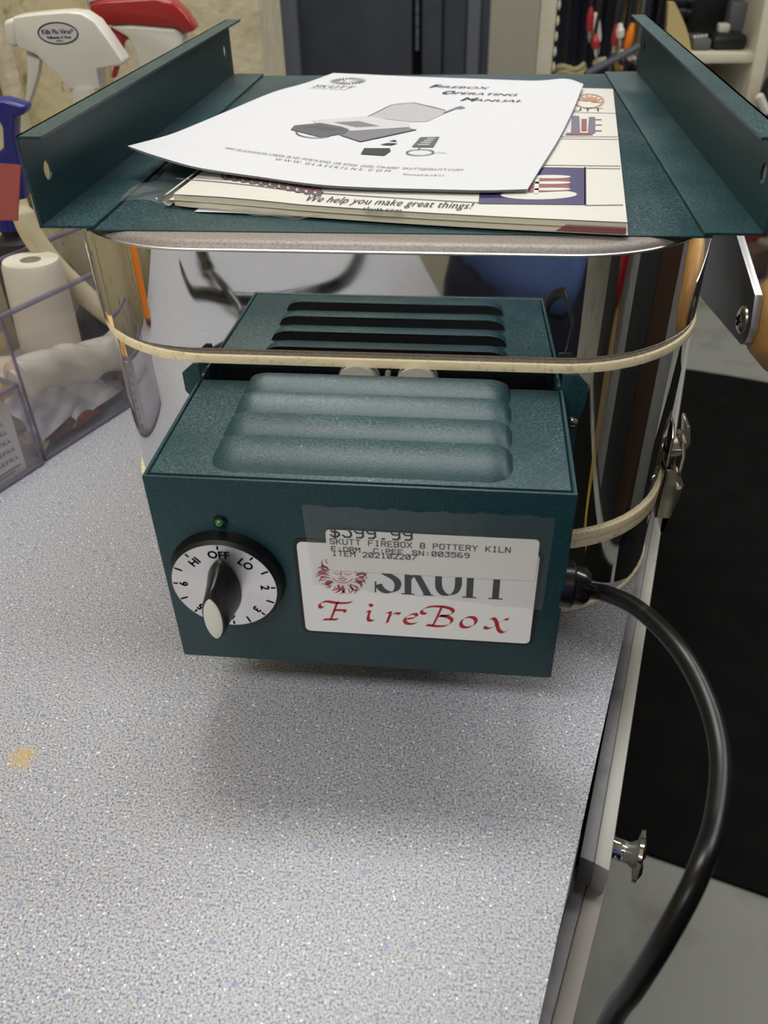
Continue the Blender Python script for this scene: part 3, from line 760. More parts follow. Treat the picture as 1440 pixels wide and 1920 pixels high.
# --- stroke font for the dot matrix label
SF = {'$': [[(4, 5), (3, 6), (1, 6), (0, 5), (0, 4), (1, 3), (3, 3), (4, 2), (4, 1), (3, 0), (1, 0), (0, 1)], [(2, 7), (2, -1)]],
      '0': [[(1, 0), (0, 1), (0, 5), (1, 6), (3, 6), (4, 5), (4, 1), (3, 0), (1, 0)], [(0.5, 1), (3.5, 5)]], '1': [[(1, 5), (2, 6), (2, 0)], [(1, 0), (3, 0)]],
      '2': [[(0, 5), (1, 6), (3, 6), (4, 5), (4, 4), (0, 0), (4, 0)]], '3': [[(0, 6), (4, 6), (2, 4), (3, 4), (4, 3), (4, 1), (3, 0), (1, 0), (0, 1)]],
      '5': [[(4, 6), (0, 6), (0, 4), (3, 4), (4, 3), (4, 1), (3, 0), (1, 0), (0, 1)]], '6': [[(3, 6), (1, 6), (0, 5), (0, 1), (1, 0), (3, 0), (4, 1), (4, 2), (3, 3), (0, 3)]],
      '7': [[(0, 6), (4, 6), (4, 5), (1, 1), (1, 0)]], '8': [[(1, 3), (0, 4), (0, 5), (1, 6), (3, 6), (4, 5), (4, 4), (3, 3), (1, 3), (0, 2), (0, 1), (1, 0), (3, 0), (4, 1), (4, 2), (3, 3)]],
      '9': [[(1, 0), (3, 0), (4, 1), (4, 5), (3, 6), (1, 6), (0, 5), (0, 4), (1, 3), (4, 3)]], '.': [[(1.6, 0), (2.4, 0)]], ':': [[(2, 1), (2, 1.6)], [(2, 4), (2, 4.6)]],
      '-': [[(1, 0.3), (3, .3)]],
      'S': [[(4, 5), (3, 6), (1, 6), (0, 5), (0, 4), (1, 3), (3, 3), (4, 2), (4, 1), (3, 0), (1, 0), (0, 1)]], 'K': [[(0, 0), (0, 6)], [(4, 6), (0, 2.4)], [(1.2, 3.4), (4, 0)]],
      'U': [[(0, 6), (0, 1), (1, 0), (3, 0), (4, 1), (4, 6)]], 'T': [[(0, 6), (4, 6)], [(2, 6), (2, 0)]], 'F': [[(4, 6), (0, 6), (0, 0)], [(0, 3), (3, 3)]], 'I': [[(1, 6), (3, 6)], [(2, 6), (2, 0)], [(1, 0), (3, 0)]],
      'R': [[(0, 0), (0, 6), (3, 6), (4, 5), (4, 4), (3, 3), (0, 3)], [(2, 3), (4, 0)]], 'E': [[(4, 6), (0, 6), (0, 0), (4, 0)], [(0, 3), (3, 3)]], 'B': [[(0, 0), (0, 6), (3, 6), (4, 5), (4, 4), (3, 3), (0, 3)], [(3, 3), (4, 2), (4, 1), (3, 0), (0, 0)]],
      'O': [[(1, 0), (0, 1), (0, 5), (1, 6), (3, 6), (4, 5), (4, 1), (3, 0), (1, 0)]], 'X': [[(0, 0), (4, 6)], [(0, 6), (4, 0)]], 'P': [[(0, 0), (0, 6), (3, 6), (4, 5), (4, 4), (3, 3), (0, 3)]],
      'Y': [[(0, 6), (2, 3), (4, 6)], [(2, 3), (2, 0)]], 'L': [[(0, 6), (0, 0), (4, 0)]], 'N': [[(0, 0), (0, 6), (4, 0), (4, 6)]], 'D': [[(0, 0), (0, 6), (2.6, 6), (4, 4.6), (4, 1.4), (2.6, 0), (0, 0)]],
      'M': [[(0, 0), (0, 6), (2, 3), (4, 6), (4, 0)]], 'C': [[(4, 5), (3, 6), (1, 6), (0, 5), (0, 1), (1, 0), (3, 0), (4, 1)]], ' ': []}
def stroke_text(ink, s, x, z, cw, h, w, clip=None, rot=0.0):
    for i, c in enumerate(s):
        for st_ in SF[c]:
            pts = [(x + (i + a / 6.0) * cw, z + b / 6.0 * h) for a, b in st_]
            for a, b in zip(pts[:-1], pts[1:]):
                a = Vector(a); b = Vector(b)
                if clip is not None:
                    if a.y > clip and b.y > clip: continue
                    if a.y > clip: a = b + (a - b) * ((clip - b.y) / (a.y - b.y))
                    if b.y > clip: b = a + (b - a) * ((clip - a.y) / (b.y - a.y))
                if (b - a).length < 1e-7: continue
                t_ = (b - a).normalized() * w / 2
                ink.seg([a - t_, b + t_], w)
LBL = (-.0132, .1108, .0768, .1336)
lab = fprism(rpoly(LBL[0], LBL[1], LBL[2], LBL[3], .0020), .0010, .0003).build('price_label', LABELWHITE, ctrl)
ink = Ink()
stroke_text(ink, '$399.99', -.0108, .1303, .00515, .0050, .0009, LBL[3] - .0001)
ink.build('price_print', front(.00142), INK, lab)
ink = Ink()
stroke_text(ink, 'SKUTT FIREBOX 8 POTTERY KILN', -.0114, .1262, .00276, .0028, .00046)
stroke_text(ink, 'F:DRM  C:PEE', -.0110, .1222, .00262, .0025, .00046)
stroke_text(ink, 'SN:003569', .0240, .1222, .00276, .0025, .00046)
stroke_text(ink, 'ITEM 202102207', -.0108, .1196, .00266, .0027, .00046)
ink.build('label_print', front(.00142), DOTINK, lab)
# clear tape over label and plate, slightly wavy
def tp(u, v):
    q = bil([(-.0222, .1464), (.0820, .1462), (.0812, .0950), (-.0205, .1020)])(u, v)
    wz = .0004 * math.sin(u * 37) + .0003 * math.sin(u * 91)
    return (q[0], -.0019 - .0003 * math.sin(u * 9 + v * 4), q[1] + (wz if v in (0, 1) else 0))
MB().grid(tp, 60, 12).build('clear_tape', TAPE, ctrl, smooth=True)

# dial, knob and lamp
DX, DZ, DR = -.0598, .1030, .0252
skirt = MB().lathe((DX, 0, DZ), (0, -1, 0), [(DR + .0012, 0), (DR + .0012, .0012), (DR + .0002, .0055), (DR - .0012, .0066), (DR - .0016, .0066)], 64).build('dial_skirt', BLACK, ctrl, smooth=True, angle=30)
DF = .0066
face = MB().lathe((DX, -DF, DZ), (0, -1, 0), [(DR - .0014, 0), (DR - .0014, .0004)], 64).build('dial_face', BRUSHED, ctrl, smooth=True, angle=30)
ink = Ink()
def dial(a, r): return (DX + r * math.sin(R(a)), DZ + r * math.cos(R(a)))
for a, l in ((0, .0018), (40, .0018), (64, .0034), (88, .0018), (111, .0034), (134, .0018), (156, .0034), (176, .0018), (200, .0034), (224, .0018), (247, .0034), (271, .0018), (294, .0034), (320, .0018)):
    ink.seg([dial(a, DR - .0020), dial(a, DR - .0020 - l)], .0005)
for s, a, h, rr in (('OFF', 0, .0052, .0164), ('LO', 40, .0050, .0160), ('2', 88, .0050, .0168), ('3', 134, .0050, .0168), ('4', 176, .0050, .0168), ('5', 224, .0050, .0168), ('6', 271, .0050, .0168), ('HI', 320, .0050, .0160)):
    c = dial(a, rr)
    ink.text(s, c[0], c[1], None, h * 1.08, rot=-R(a), align='CENTER')
# thicken the dial letters by a second pass
n0v = list(ink.v); n0f = list(ink.f)
for dx_, dz_ in ((.00018, 0), (-.00018, 0), (0, .00018), (0, -.00018)): ink.add([(a + dx_, b + dz_) for a, b in n0v], n0f)
ink.build('dial_print', front(DF + .00052), INK, ctrl)
def lens(w, h, n=12, flat=.0):
    out = []
    for k in range(2 * n):
        t = 2 * math.pi * k / (2 * n)
        x_ = math.cos(t); y_ = math.sin(t)
        out.append((w / 2 * math.copysign(abs(x_) ** 1.25, x_), h / 2 * math.copysign(abs(y_) ** .92, y_)))
    return out
KH = .0195
prof = [(.0152, .0325, 0, -.0010), (.0150, .0322, .0010, -.0010), (.0128, .0305, .006, -.0012), (.0108, .0280, .013, -.0014), (.0100, .0265, KH - .0012, -.0014), (.0092, .0255, KH, -.0014)]
rings = [[(DX + u, -DF - d, DZ + v + dz) for u, v in lens(w, h)] for w, h, d, dz in prof]
MB().loft(rings, True, True, True).build('knob', BLACK, ctrl, smooth=True, angle=45)
MB().prism(lens(.0080, .0232), lambda u, v, w: (DX + u, -DF - KH - w, DZ + v - .0014), .0006).build('knob_cap', WHITEPL, ctrl, bevel=.0002)
MB().lathe((-.0590, 0, .1346), (0, -1, 0), [(.0031, 0), (.0030, .0012), (.0022, .0016), (.0020, .0006)], 24, False).build('lamp_bezel', BLACK, ctrl, smooth=True)
MB().lathe((-.0590, 0, .1346), (0, -1, 0), [(.0021, 0), (.0020, .0016), (.0013, .0027), (.0003, .0031)], 20).build('indicator_lamp', GREENLENS, ctrl, smooth=True)
# cord with strain relief, leaving the right side and looping over the edge
cpts = [(.0885, .010, .1000), (.1010, .008, .0990)]
for x_, y_, d_ in ((1140, 1114, .358), (1200, 1144, .343), (1270, 1213, .322), (1322, 1305, .306), (1350, 1412, .290), (1343, 1530, .272), (1308, 1640, .256), (1250, 1752, .255), (1190, 1850, .265), (1140, 1925, .280)):
    cpts.append(tuple(deep(x_, y_, d_)))
l_ = Vector(cpts[-1])
cpts += [(l_.x - .01, l_.y - .015, l_.z - .06), (l_.x + .0, l_.y - .03, l_.z - .16), (l_.x + .03, l_.y - .05, FLOOR_Z + .25), (l_.x + .12, l_.y - .1, FLOOR_Z + .01), (l_.x + .45, l_.y - .05, FLOOR_Z + .01)]
CORDM = mat('black cord jacket', rgb(8, 8, 9), .32, noise=(45, rgb(60, 56, 42), .70, .80), spec=.4)
cord = MB().tube(catmull(cpts, 8), .0037, 14).build('power_cord', CORDM, kiln, smooth=True)
MB().lathe((.0890, .010, .1000), (1, -.05, -.05), [(.0112, 0), (.0112, .0050), (.0095, .0062), (.0088, .0105), (.0066, .0130), (.0046, .0130)], 24).build('strain_relief', BLACKGLOSS, cord, smooth=True, angle=35)

# latch on the right side (two clamp plates, loop and lever), built in the side's own frame
lx = KX + KA - .001
def LP(x_, y_, X=lx + .006): return on_x(x_, y_, X)
lat = MB()
ly = on_x(1262, 880, lx + .008).y
zz = lambda y_: on_x(1258, y_, lx + .008).z
zt0, zb0 = .098, .030
hook = MB().prism([(-.012, 0), (.012, 0), (.012, .020), (.006, .026), (-.006, .026), (-.012, .020)], lambda u, v, w: (lx + w, ly + u, .074 + v), .0016).build('latch', ZINC, kiln, bevel=.0005)
hook['label'] = 'zinc draw latch'
MB().prism([(lx, .078), (lx + .010, .080), (lx + .0125, .088), (lx + .0100, .100), (lx + .0080, .100), (lx + .0095, .089), (lx + .008, .084), (lx, .083)], lambda u, v, w: (u, ly - .008 + w, v), .016).build('latch_hook', ZINC, hook, bevel=.0004)
MB().prism([(lx, .036), (lx + .0095, .036), (lx + .0125, .060), (lx + .0105, .066), (lx + .0045, .072), (lx, .072)], lambda u, v, w: (u, ly - .0125 + w, v), .0012).prism([(lx, .036), (lx + .0095, .036), (lx + .0125, .060), (lx + .0105, .066), (lx + .0045, .072), (lx, .072)], lambda u, v, w: (u, ly + .0113 + w, v), .0012).box((lx + .0007, ly, .054), (.0014, .025, .036)).build('latch_lever_base', ZINC, hook, bevel=.0003)
MB().prism([(lx + .0055, .034), (lx + .0105, .036), (lx + .0135, .060), (lx + .012, .060), (lx + .0090, .0375), (lx + .0050, .036), (lx + .0075, .024), (lx + .0060, .024)], lambda u, v, w: (u, ly - .0105 + w, v), .021).build('latch_lever', ZINC, hook, bevel=.0003)
MB().cyl((lx + .0095, ly - .0150, .0615), (lx + .0095, ly + .0150, .0615), .0016, 12).build('latch_pin', CHROME, hook, smooth=True)
for s_ in (-1, 1):
    MB().tube([(lx + .0095, ly + s_ * .009, .0615), (lx + .0098, ly + s_ * .009, .080), (lx + .0085, ly + s_ * .007, .088), (lx + .0085, ly, .0895)], .0012, 8).build('latch_loop', ZINC, hook, smooth=True)

LAT_DZ = -.0045
hook.location.z += LAT_DZ
# handle arm on the lid's right side with turned wooden grip
HX = .1985
poly = []
hc = on_x(1394, 600, HX)
up0 = on_x(1383, 448, HX); up1 = on_x(1415, 553, HX); lo1 = on_x(1321, 567, HX); tip = on_x(1398, 655, HX)
hr = .0135
poly = [(up0.y + (up0.y - up1.y) * 1.2, up0.z + (up0.z - up1.z) * 1.2), (up0.y, up0.z), (up1.y, up1.z)]
for k in range(9):
    a = R(170 + 100 * k / 8)
    poly.append((hc.y + (up1.y - hc.y) * 0 + hr * math.cos(a) * 1.05, hc.z + hr * math.sin(a)))
poly.append((lo1.y, lo1.z)); poly.append((lo1.y + .035, lo1.z - .004)); poly.append((lo1.y + .05, lo1.z + .02))
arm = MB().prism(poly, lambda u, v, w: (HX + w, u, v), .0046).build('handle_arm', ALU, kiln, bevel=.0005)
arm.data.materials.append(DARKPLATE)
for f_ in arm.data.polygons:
    if abs(f_.normal.x) > .9: f_.material_index = 1                 # dark reflection put into the face colour, bare cut edges
arm['label'] = 'grey metal handle arm on the lid'
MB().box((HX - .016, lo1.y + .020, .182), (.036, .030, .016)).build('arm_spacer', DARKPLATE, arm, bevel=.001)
MB().lathe((HX, hc.y, hc.z), (-1, 0, 0), [(.0080, 0), (.0078, .0012), (.0060, .0024), (.0030, .0028)], 24).build('bolt', ZINC, arm, smooth=True, angle=30)
MB().box((HX - .0030, hc.y, hc.z), (.0008, .0064, .0014)).box((HX - .0030, hc.y, hc.z), (.0008, .0014, .0064)).build('bolt_slot', DARK, arm)
MB().lathe((HX + .0048, hc.y, hc.z), (1, 0, 0), [(.0150, 0), (.0185, .002), (.0285, .012), (.0335, .024), (.0335, .040), (.0290, .064), (.0250, .084), (.0235, .098), (.016, .106), (.006, .108)], 40).build('grip', WOOD, arm, smooth=True)

# ------------------------------------------------------------------ the upturned stand lying on the lid
SX, SY, SZ, SYAW = .0044, .1111, .2222, .009
SW, SD, SH, SLIP, SEAM = .338, .390, .0414, .0119, .0268
stand = empty('kiln_stand', (SX, SY + SD / 2, SZ - .0008), 'dusty green metal stand lying upside down on the kiln lid', 'stand')
cs, sn_ = math.cos(SYAW), math.sin(SYAW)
def st3(x_, y_, z_): return (SX + cs * x_ - sn_ * y_, SY + sn_ * x_ + cs * y_, SZ + z_)
TH = .0013
hw = SW / 2
pl = MB().loft([[st3(-hw + SEAM - .004, 0, -TH), st3(hw - SEAM + .004, 0, -TH), st3(hw - SEAM + .004, SD, -TH), st3(-hw + SEAM - .004, SD, -TH)],
                [st3(-hw + SEAM - .004, 0, -.0003), st3(hw - SEAM + .004, 0, -.0003), st3(hw - SEAM + .004, SD, -.0003), st3(-hw + SEAM - .004, SD, -.0003)]], True, True, True)
pl.loft([[st3(-hw + .004, .0005, -TH - .0014), st3(hw - .004, .0005, -TH - .0014), st3(hw - .004, .004, -TH - .0014), st3(-hw + .004, .004, -TH - .0014)],
         [st3(-hw + .004, .0005, -TH + .0002), st3(hw - .004, .0005, -TH + .0002), st3(hw - .004, .004, -TH + .0002), st3(-hw + .004, .004, -TH + .0002)]], True, True, True) if False else None
plate = pl.build('plate', TEAL, stand, bevel=.0003)
def holed_wall(sx):
    """rail wall in the local (y, z) plane with two oval holes, as a thick sheet"""
    bm = bmesh.new()
    outer = [(0, 0), (SD, 0), (SD, SH), (0, SH)]
    holes = [[(.020 + .0042 * math.cos(2 * math.pi * k / 14), SH * .52 + .0046 * math.sin(2 * math.pi * k / 14)) for k in range(14)],
             [(SD - .020 + .0042 * math.cos(2 * math.pi * k / 14), SH * .52 + .0046 * math.sin(2 * math.pi * k / 14)) for k in range(14)]]
    es = []
    for lp in [outer] + holes:
        vv = [bm.verts.new((0, a, b)) for a, b in lp]
        es += [bm.edges.new((vv[i], vv[(i + 1) % len(vv)])) for i in range(len(vv))]
    bmesh.ops.triangle_fill(bm, use_beauty=True, use_dissolve=False, edges=es)
    # keep only faces outside the holes
    dead = []
    for f in bm.faces:
        c = f.calc_center_median()
        for h in holes:
            hy = sum(p[0] for p in h) / len(h); hz = sum(p[1] for p in h) / len(h)
            if all(min((v.co.y - p[0]) ** 2 + (v.co.z - p[1]) ** 2 for p in h) < 1e-12 for v in f.verts): dead.append(f); break
    bmesh.ops.delete(bm, geom=list(set(dead)), context='FACES_ONLY')
    r = bmesh.ops.extrude_face_region(bm, geom=list(bm.faces))
    for v in r['geom']:
        if isinstance(v, bmesh.types.BMVert): v.co.x += -sx * TH
    vs = []; bm.verts.index_update()
    for v in bm.verts: vs.append(st3(sx * hw + v.co.x, v.co.y, v.co.z))
    fs = [tuple(v.index for v in f.verts) for f in bm.faces]
    bm.free()
    return vs, fs
for sx in (-1, 1):
    rl = MB()
    vs, fs = holed_wall(sx); rl.add(vs, fs)
    def slab3(xa, xb, ya, yb, za, zb):
        q = lambda z_: [st3(xa, ya, z_), st3(xb, ya, z_), st3(xb, yb, z_), st3(xa, yb, z_)]
        rl.loft([q(za), q(zb)], True, True, True)
    a_, b_ = sorted((sx * (hw - .0006), sx * (hw - SEAM)))
    slab3(a_, b_, 0, SD, .0001, TH)
    a_, b_ = sorted((sx * (hw), sx * (hw - SLIP)))
    slab3(a_, b_, 0, SD, SH - TH, SH)
    rl.build('rail', TEAL, stand)

# ------------------------------------------------------------------ papers on the stand
def lin(pl, t):
    pl = [Vector(p) for p in pl]; L = [0]
    for a, b in zip(pl[:-1], pl[1:]): L.append(L[-1] + (b - a).length)
    t *= L[-1]
    for i in range(len(pl) - 1):
        if t <= L[i + 1] or i == len(pl) - 2:
            return pl[i].lerp(pl[i + 1], (t - L[i]) / (L[i + 1] - L[i]))
SM = {}
def curve_of(pts): return catmull(pts, 6)
NEAR = curve_of([(-0.1464, 0.191, 0.24), (-0.1277, 0.1833, 0.2368), (-0.1026, 0.1716, 0.2343), (-0.0687, 0.1623, 0.2325), (-0.0355, 0.1517, 0.2318), (-0.0069, 0.1482, 0.2315), (0.0227, 0.1468, 0.2314), (0.0481, 0.1462, 0.2313), (0.0684, 0.1486, 0.2313)])
RIGHT = curve_of([(0.0684, 0.1486, 0.2313), (0.0783, 0.1955, 0.2313), (0.0902, 0.2515, 0.2313), (0.1035, 0.3235, 0.2315), (0.1162, 0.4, 0.2325)])
BACK = curve_of([(-0.074, 0.4551, 0.2312), (-0.0413, 0.4487, 0.2314), (0.0061, 0.4368, 0.2314), (0.0368, 0.4277, 0.2314), (0.0814, 0.4166, 0.2314), (0.1046, 0.4181, 0.2325), (0.1162, 0.4, 0.2325)])
LEFT = curve_of([(-0.1464, 0.191, 0.24), (-0.1378, 0.2286, 0.2365), (-0.1326, 0.254, 0.2352), (-0.1211, 0.3104, 0.2335), (-0.1057, 0.3756, 0.2322), (-0.089, 0.4121, 0.2316), (-0.074, 0.4551, 0.2312)])
_c = {}
def edge(nm, pl, t):
    k = (nm, round(t, 5))
    if k not in _c: _c[k] = lin(pl, t)
    return _c[k]
def sheet(u, v, dz=0.0):
    n = edge('n', NEAR, u); b = edge('b', BACK, u); l = edge('l', LEFT, v); r = edge('r', RIGHT, v)
    bl = NEAR[0] * ((1 - u) * (1 - v)) + NEAR[-1] * (u * (1 - v)) + BACK[0] * ((1 - u) * v) + BACK[-1] * (u * v)
    p = n * (1 - v) + b * v + l * (1 - u) + r * u - bl
    return Vector((p.x, p.y, p.z + dz + .0006 * math.sin(u * 6) * math.sin(v * 5)))
man = empty('operating_manual', tuple(sheet(.5, .5, -.002)), 'stapled white operating manual with a curled corner, on top of the paper pile', 'manual')
for k in range(3):
    dz = -.0005 * k
    MB().grid(lambda u, v: sheet(u + (0.004 * k * (1 - u)), v, dz), 60, 60).build('page', PAPER, man, smooth=True)
MP = lambda u, v: sheet(u, v, .00022)
def mprint(name, polys, m):
    for p in polys: Ink().poly(p).build(name, MP, m, man)
mprint('drawing_print', [[(0.411, 0.525), (0.420, .60), (0.428, 0.658), (.445, .684), (0.483, 0.695), (.56, .668), (0.607, 0.636), (0.619, 0.616), (0.592, 0.521), (0.546, 0.509)]], INKLIGHT)
MP2 = lambda u, v: sheet(u, v, .0003)
def mprint2(name, polys, m, dz=.0003):
    for p in polys: Ink().poly(p).build(name, lambda u, v: sheet(u, v, dz), m, man)
mprint2('drawing_print', [[(.275, .447), (.408, .53), (.552, .495), (.565, .462), (.425, .391), (.349, .375)]], mat('pale toner', rgb(196, 196, 198), .6))
mprint2('drawing_print', [[(.342, .445), (.404, .476), (.482, .45), (.424, .42)], [(.607, .612), (.633, .672), (.640, .668), (.616, .605)]], INKGREY, .0004)
mprint2('drawing_print', [[(.349, .375), (.425, .391), (.562, .457), (.59, .445), (.486, .313), (.415, .345)], [(.625, .668), (.640, .686), (.658, .667), (.645, .650)]], INKGREY, .00025)
mprint2('drawing_print', [[(.262, .349), (.252, .387), (.308, .43), (.381, .415), (.413, .398), (.418, .365), (.371, .314)]], INKMID, .0004)
mprint2('drawing_print', [[(.529, .225), (.518, .269), (.581, .283), (.592, .262), (.590, .226)], [(.545, .305), (.560, .322), (.586, .324), (.575, .306)], [(.555, .337), (.568, .350), (.578, .338)]], INK, .0004)
mprint2('drawing_print', [[(.631, .303), (.624, .383), (.672, .394), (.685, .308)]], INKMID, .0004)
ik = Ink()
for k in range(4): ik.seg([(.640 + .002 * k, .322 + .017 * k), (.668 - .001 * k, .327 + .017 * k)], .006)
tag(ik.build('card_lines_print', lambda u, v: sheet(u, v, .0005), PAPER, man), kind='stuff')
ik = Ink()
ik.seg([(.668 + .033 * math.cos(t_ / 24 * 6.283), .262 + .024 * math.sin(t_ / 24 * 6.283)) for t_ in range(25)], .0042)
ik.seg([(.655, .285), (.652, .305)], .003); ik.seg([(.700, .258), (.715, .268), (.735, .262)], .002)
for k in range(3):   # louvre lines and cord of the printed kiln
    ik.seg([(.290 + .012 * k, .385 + .008 * k), (.372 + .012 * k, .372 + .008 * k)], .004)
ik.seg(bez((.284, .343), (.295, .300), (.370, .285), (.388, .330), n=12), .0045)
ik.seg([(.411, .525), (.428, .655), (.483, .693), (.607, .634)], .003); ik.seg([(.415, .345), (.486, .313), (.59, .445)], .005)
tag(ik.build('drawing_lines_print', lambda u, v: sheet(u, v, .00052), INKMID, man), kind='stuff')
# headings: position (u0, v0) to (u1, v1) on the page
def mtext(name, s, p0, p1, h, m, shear=0.0, spacing=1.0):
    ik = Ink(); vs, fs = text2d(s, 1.0, shear, spacing)
    x0 = min(v[0] for v in vs); x1 = max(v[0] for v in vs); k = 1 / (x1 - x0)
    ik.add([(p0[0] + (p1[0] - p0[0]) * (a - x0) * k, p0[1] + (p1[1] - p0[1]) * (a - x0) * k + b * h) for a, b in vs], fs)
    ik.build(name, lambda u, v: sheet(u, v, .0004), m, man)
mtext('title_print', 'FIREBOX', (.455, .872), (.655, .876), .034, INK, .15)
mtext('title_print', 'OPERATING', (.528, .806), (.772, .808), .034, INK, .15)
mtext('title_print', 'MANUAL', (.622, .740), (.808, .740), .034, INK, .15)
mtext('title_print', 'F', (.446, .868), (.478, .868), .058, INK, .15)
mtext('title_print', 'O', (.520, .802), (.560, .802), .058, INK, .15)
mtext('title_print', 'M', (.615, .736), (.662, .736), .058, INK, .15)
mtext('maker_print', 'SKUTT', (.060, .792), (.195, .806), .045, INKMID, 0, 1.1)
mtext('maker_print', 'GLASS KILNS', (.066, .770), (.190, .784), .020, INKGREY, 0, 1.3)
mtext('address_print', '6441 SE JOHNSON CREEK BLVD. PORTLAND, OR 97206  (503) 774-6000  SKUTT@SKUTT.COM', (.185, .150), (.815, .130), .020, INKGREY)
mtext('address_print', 'W W W . G L A S S K I L N S . C O M', (.345, .118), (.650, .110), .022, INKGREY)
mtext('address_print', 'Revised 6/14/11', (.690, .092), (.785, .088), .016, INKGREY)
ik = Ink()
for k in range(26):
    a = 2 * math.pi * k / 26
    pts = [(.125 + .068 * q * math.cos(a + .25 * math.sin(q * 3)), .895 + .052 * q * math.sin(a + .25 * math.sin(q * 3))) for q in (.42, .58, .72, .86, 1.0)]
    ik.seg(pts, .0055, True)
ik.seg([(.100, .900), (.115, .893)], .004); ik.seg([(.135, .893), (.150, .900)], .004); ik.seg([(.110, .878), (.125, .874), (.140, .878)], .004)
ik.build('emblem_print', lambda u, v: sheet(u, v, .0004), INKMID, man)

# ---- catalogue under the manual: folded newsprint booklet, spine on the left
CT = .2288
cA = Vector((-.1107, .1437)); cB = Vector((.1120, .1090)); cC = Vector((.1385, .4030)); cD = cA + (cC - cB)
def cat(u, v, z=0.0):
    p = cA.lerp(cB, u).lerp(cD.lerp(cC, u), v)
    sag = -.0062 * math.exp(-((u - .0) / .10) ** 2) if False else 0
    lift = .0007 * math.sin(min(u / .32, 1) * math.pi) * (1 - v * .6)
    near = -.004 * math.sin(math.pi * min(1, u * 1.0)) * (1 - v) ** 6
    return Vector((p.x, p.y + near, CT + z + lift))
book = empty('catalogue', (0.0, .26, SZ), 'folded cream catalogue with a purple photo, lying under the white manual', 'catalogue')
NP_ = 3
LOWZ = SZ + .0006
for k in range(NP_):
    q = k / (NP_ - 1)
    def pg(u, v, q=q, k=k):
        p = cat(u, v)
        base = LOWZ + .0003
        z = base + (p.z - base) * (1 - q)
        off_ = .0006 * ((k * 7) % 3 - 1)
        # folded spine: leaves bend round at the left edge
        sp = max(0, 1 - u / .035)
        return Vector((p.x + off_ + .010 * (abs(q - .5) * 2) ** 2 * 0 + (1 - math.sqrt(max(0, 1 - (2 * q - 1) ** 2 * .98))) * .004 * sp, p.y - .0003 * q, z))
    MB().grid(pg, 40, 20).build('leaf', CATPAPER if k == 0 else PAGEEDGE, book, smooth=True)
# rounded spine joining first and last leaf
def spn(u, v):
    top_ = cat(0, v); lo = LOWZ + .0003
    a = math.pi * u; zc = (top_.z + lo) / 2; rr = (top_.z - lo) / 2
    return Vector((top_.x - .0035 * math.sin(a), top_.y - .0006, zc + rr * math.cos(a)))
MB().grid(spn, 10, 20).build('spine', CATPAPER, book, smooth=True)
# page block between the leaves
bl = MB()
def blk(u, v, t_): 
    p = cat(.012 + .985 * u, .002 + .994 * v); lo = LOWZ + .0004
    return Vector((p.x, p.y, lo + (p.z - .0004 - lo) * t_))
edge_uv = [(i / 30, 0) for i in range(31)] + [(1, j / 12) for j in range(1, 13)] + [(1 - i / 30, 1) for i in range(1, 31)] + [(0, 1 - j / 12) for j in range(1, 12)]
bl.loft([[blk(u, v, t_) for u, v in edge_uv] for t_ in (0, .5, 1)])
bl.build('page_block', PAGEEDGE, book)
CP = lambda u, v: cat(u, v, .0003)
def cinv(x_, y_):
    """page coordinates of a point of the cover"""
    w = on_z(x_, y_, CT)
    e1 = cB - cA; e2 = cD - cA; d = Vector((w.x, w.y)) - cA; det = e1.x * e2.y - e1.y * e2.x
    return ((d.x * e2.y - d.y * e2.x) / det, (e1.x * d.y - e1.y * d.x) / det)
def cprint(name, polys, m, dz=.0003):
    for p in polys: Ink().poly(p).build(name, lambda u, v: cat(u, v, dz), m, book)
def cq(*pts): return [cinv(*p) for p in pts]
cprint('photo_print', [[(.712, .085), (.965, .105), (.955, .315), (.700, .300)]], PURPLE) if False else None
pA, pB, pC, pD = cq((897, 380), (1097, 384), (1097, 316), (905, 312))
cprint('photo_print', [[pA, pB, pC, pD]], PURPLE)
ell = lambda cx, cy, a, b, n=20: [cinv(cx + a * math.cos(2 * math.pi * k / n), cy + b * math.sin(2 * math.pi * k / n)) for k in range(n)]
cprint('photo_print', [ell(1010, 365, 72, 9)], CATPAPER, .0004)
cprint('photo_print', [cq((990, 362), (1066, 359), (1068, 333), (996, 334))], PINK, .0005)
cprint('photo_print', [ell(1032, 333, 38, 3.2), ell(1034, 344, 36, 2.6), ell(1034, 356, 36, 2.6), cq((1000, 364), (1009, 364), (1011, 336), (1003, 336))], CATPAPER, .0006)
ik = Ink()
ik.seg(cq((1097, 384), (1097, 314)), .004)
ik.build('rule_print', CP, INK, book)
for a_, b_ in (((1020, 310), (1163, 312)), ((1020, 315), (1163, 317)), ((1097, 385), (1168, 385)), ((600, 360), (897, 378)), ((330, 335), (600, 362)), ((1060, 211), (1154, 213)), ((1052, 257), (1158, 257)), ((1052, 261), (1158, 262))):
    p0, p1 = cinv(*a_), cinv(*b_)
    Ink().seg([tuple(Vector(p0).lerp(Vector(p1), t_ / 8)) for t_ in range(9)], .0032).build('rule_print', CP, LINE, book)
def ctext(name, s, a_, b_, h, m, shear=0.0):
    p0, p1 = cinv(*a_), cinv(*b_); ik = Ink(); vs, fs = text2d(s, 1.0, shear, 1.05)
    x0 = min(v[0] for v in vs); x1 = max(v[0] for v in vs); k = 1 / (x1 - x0)
    ik.add([(p0[0] + (p1[0] - p0[0]) * (a - x0) * k, p0[1] + (p1[1] - p0[1]) * (a - x0) * k + b * h) for a, b in vs], fs)
    ik.build(name, lambda u, v: cat(u, v, .0004), m, book)
ctext('slogan_print', 'We help you make great things!', (574, 374), (886, 389), .042, NAVYINK, .25)
ctext('slogan_print', 'skutt.com', (680, 391), (752, 395), .032, NAVYINK)
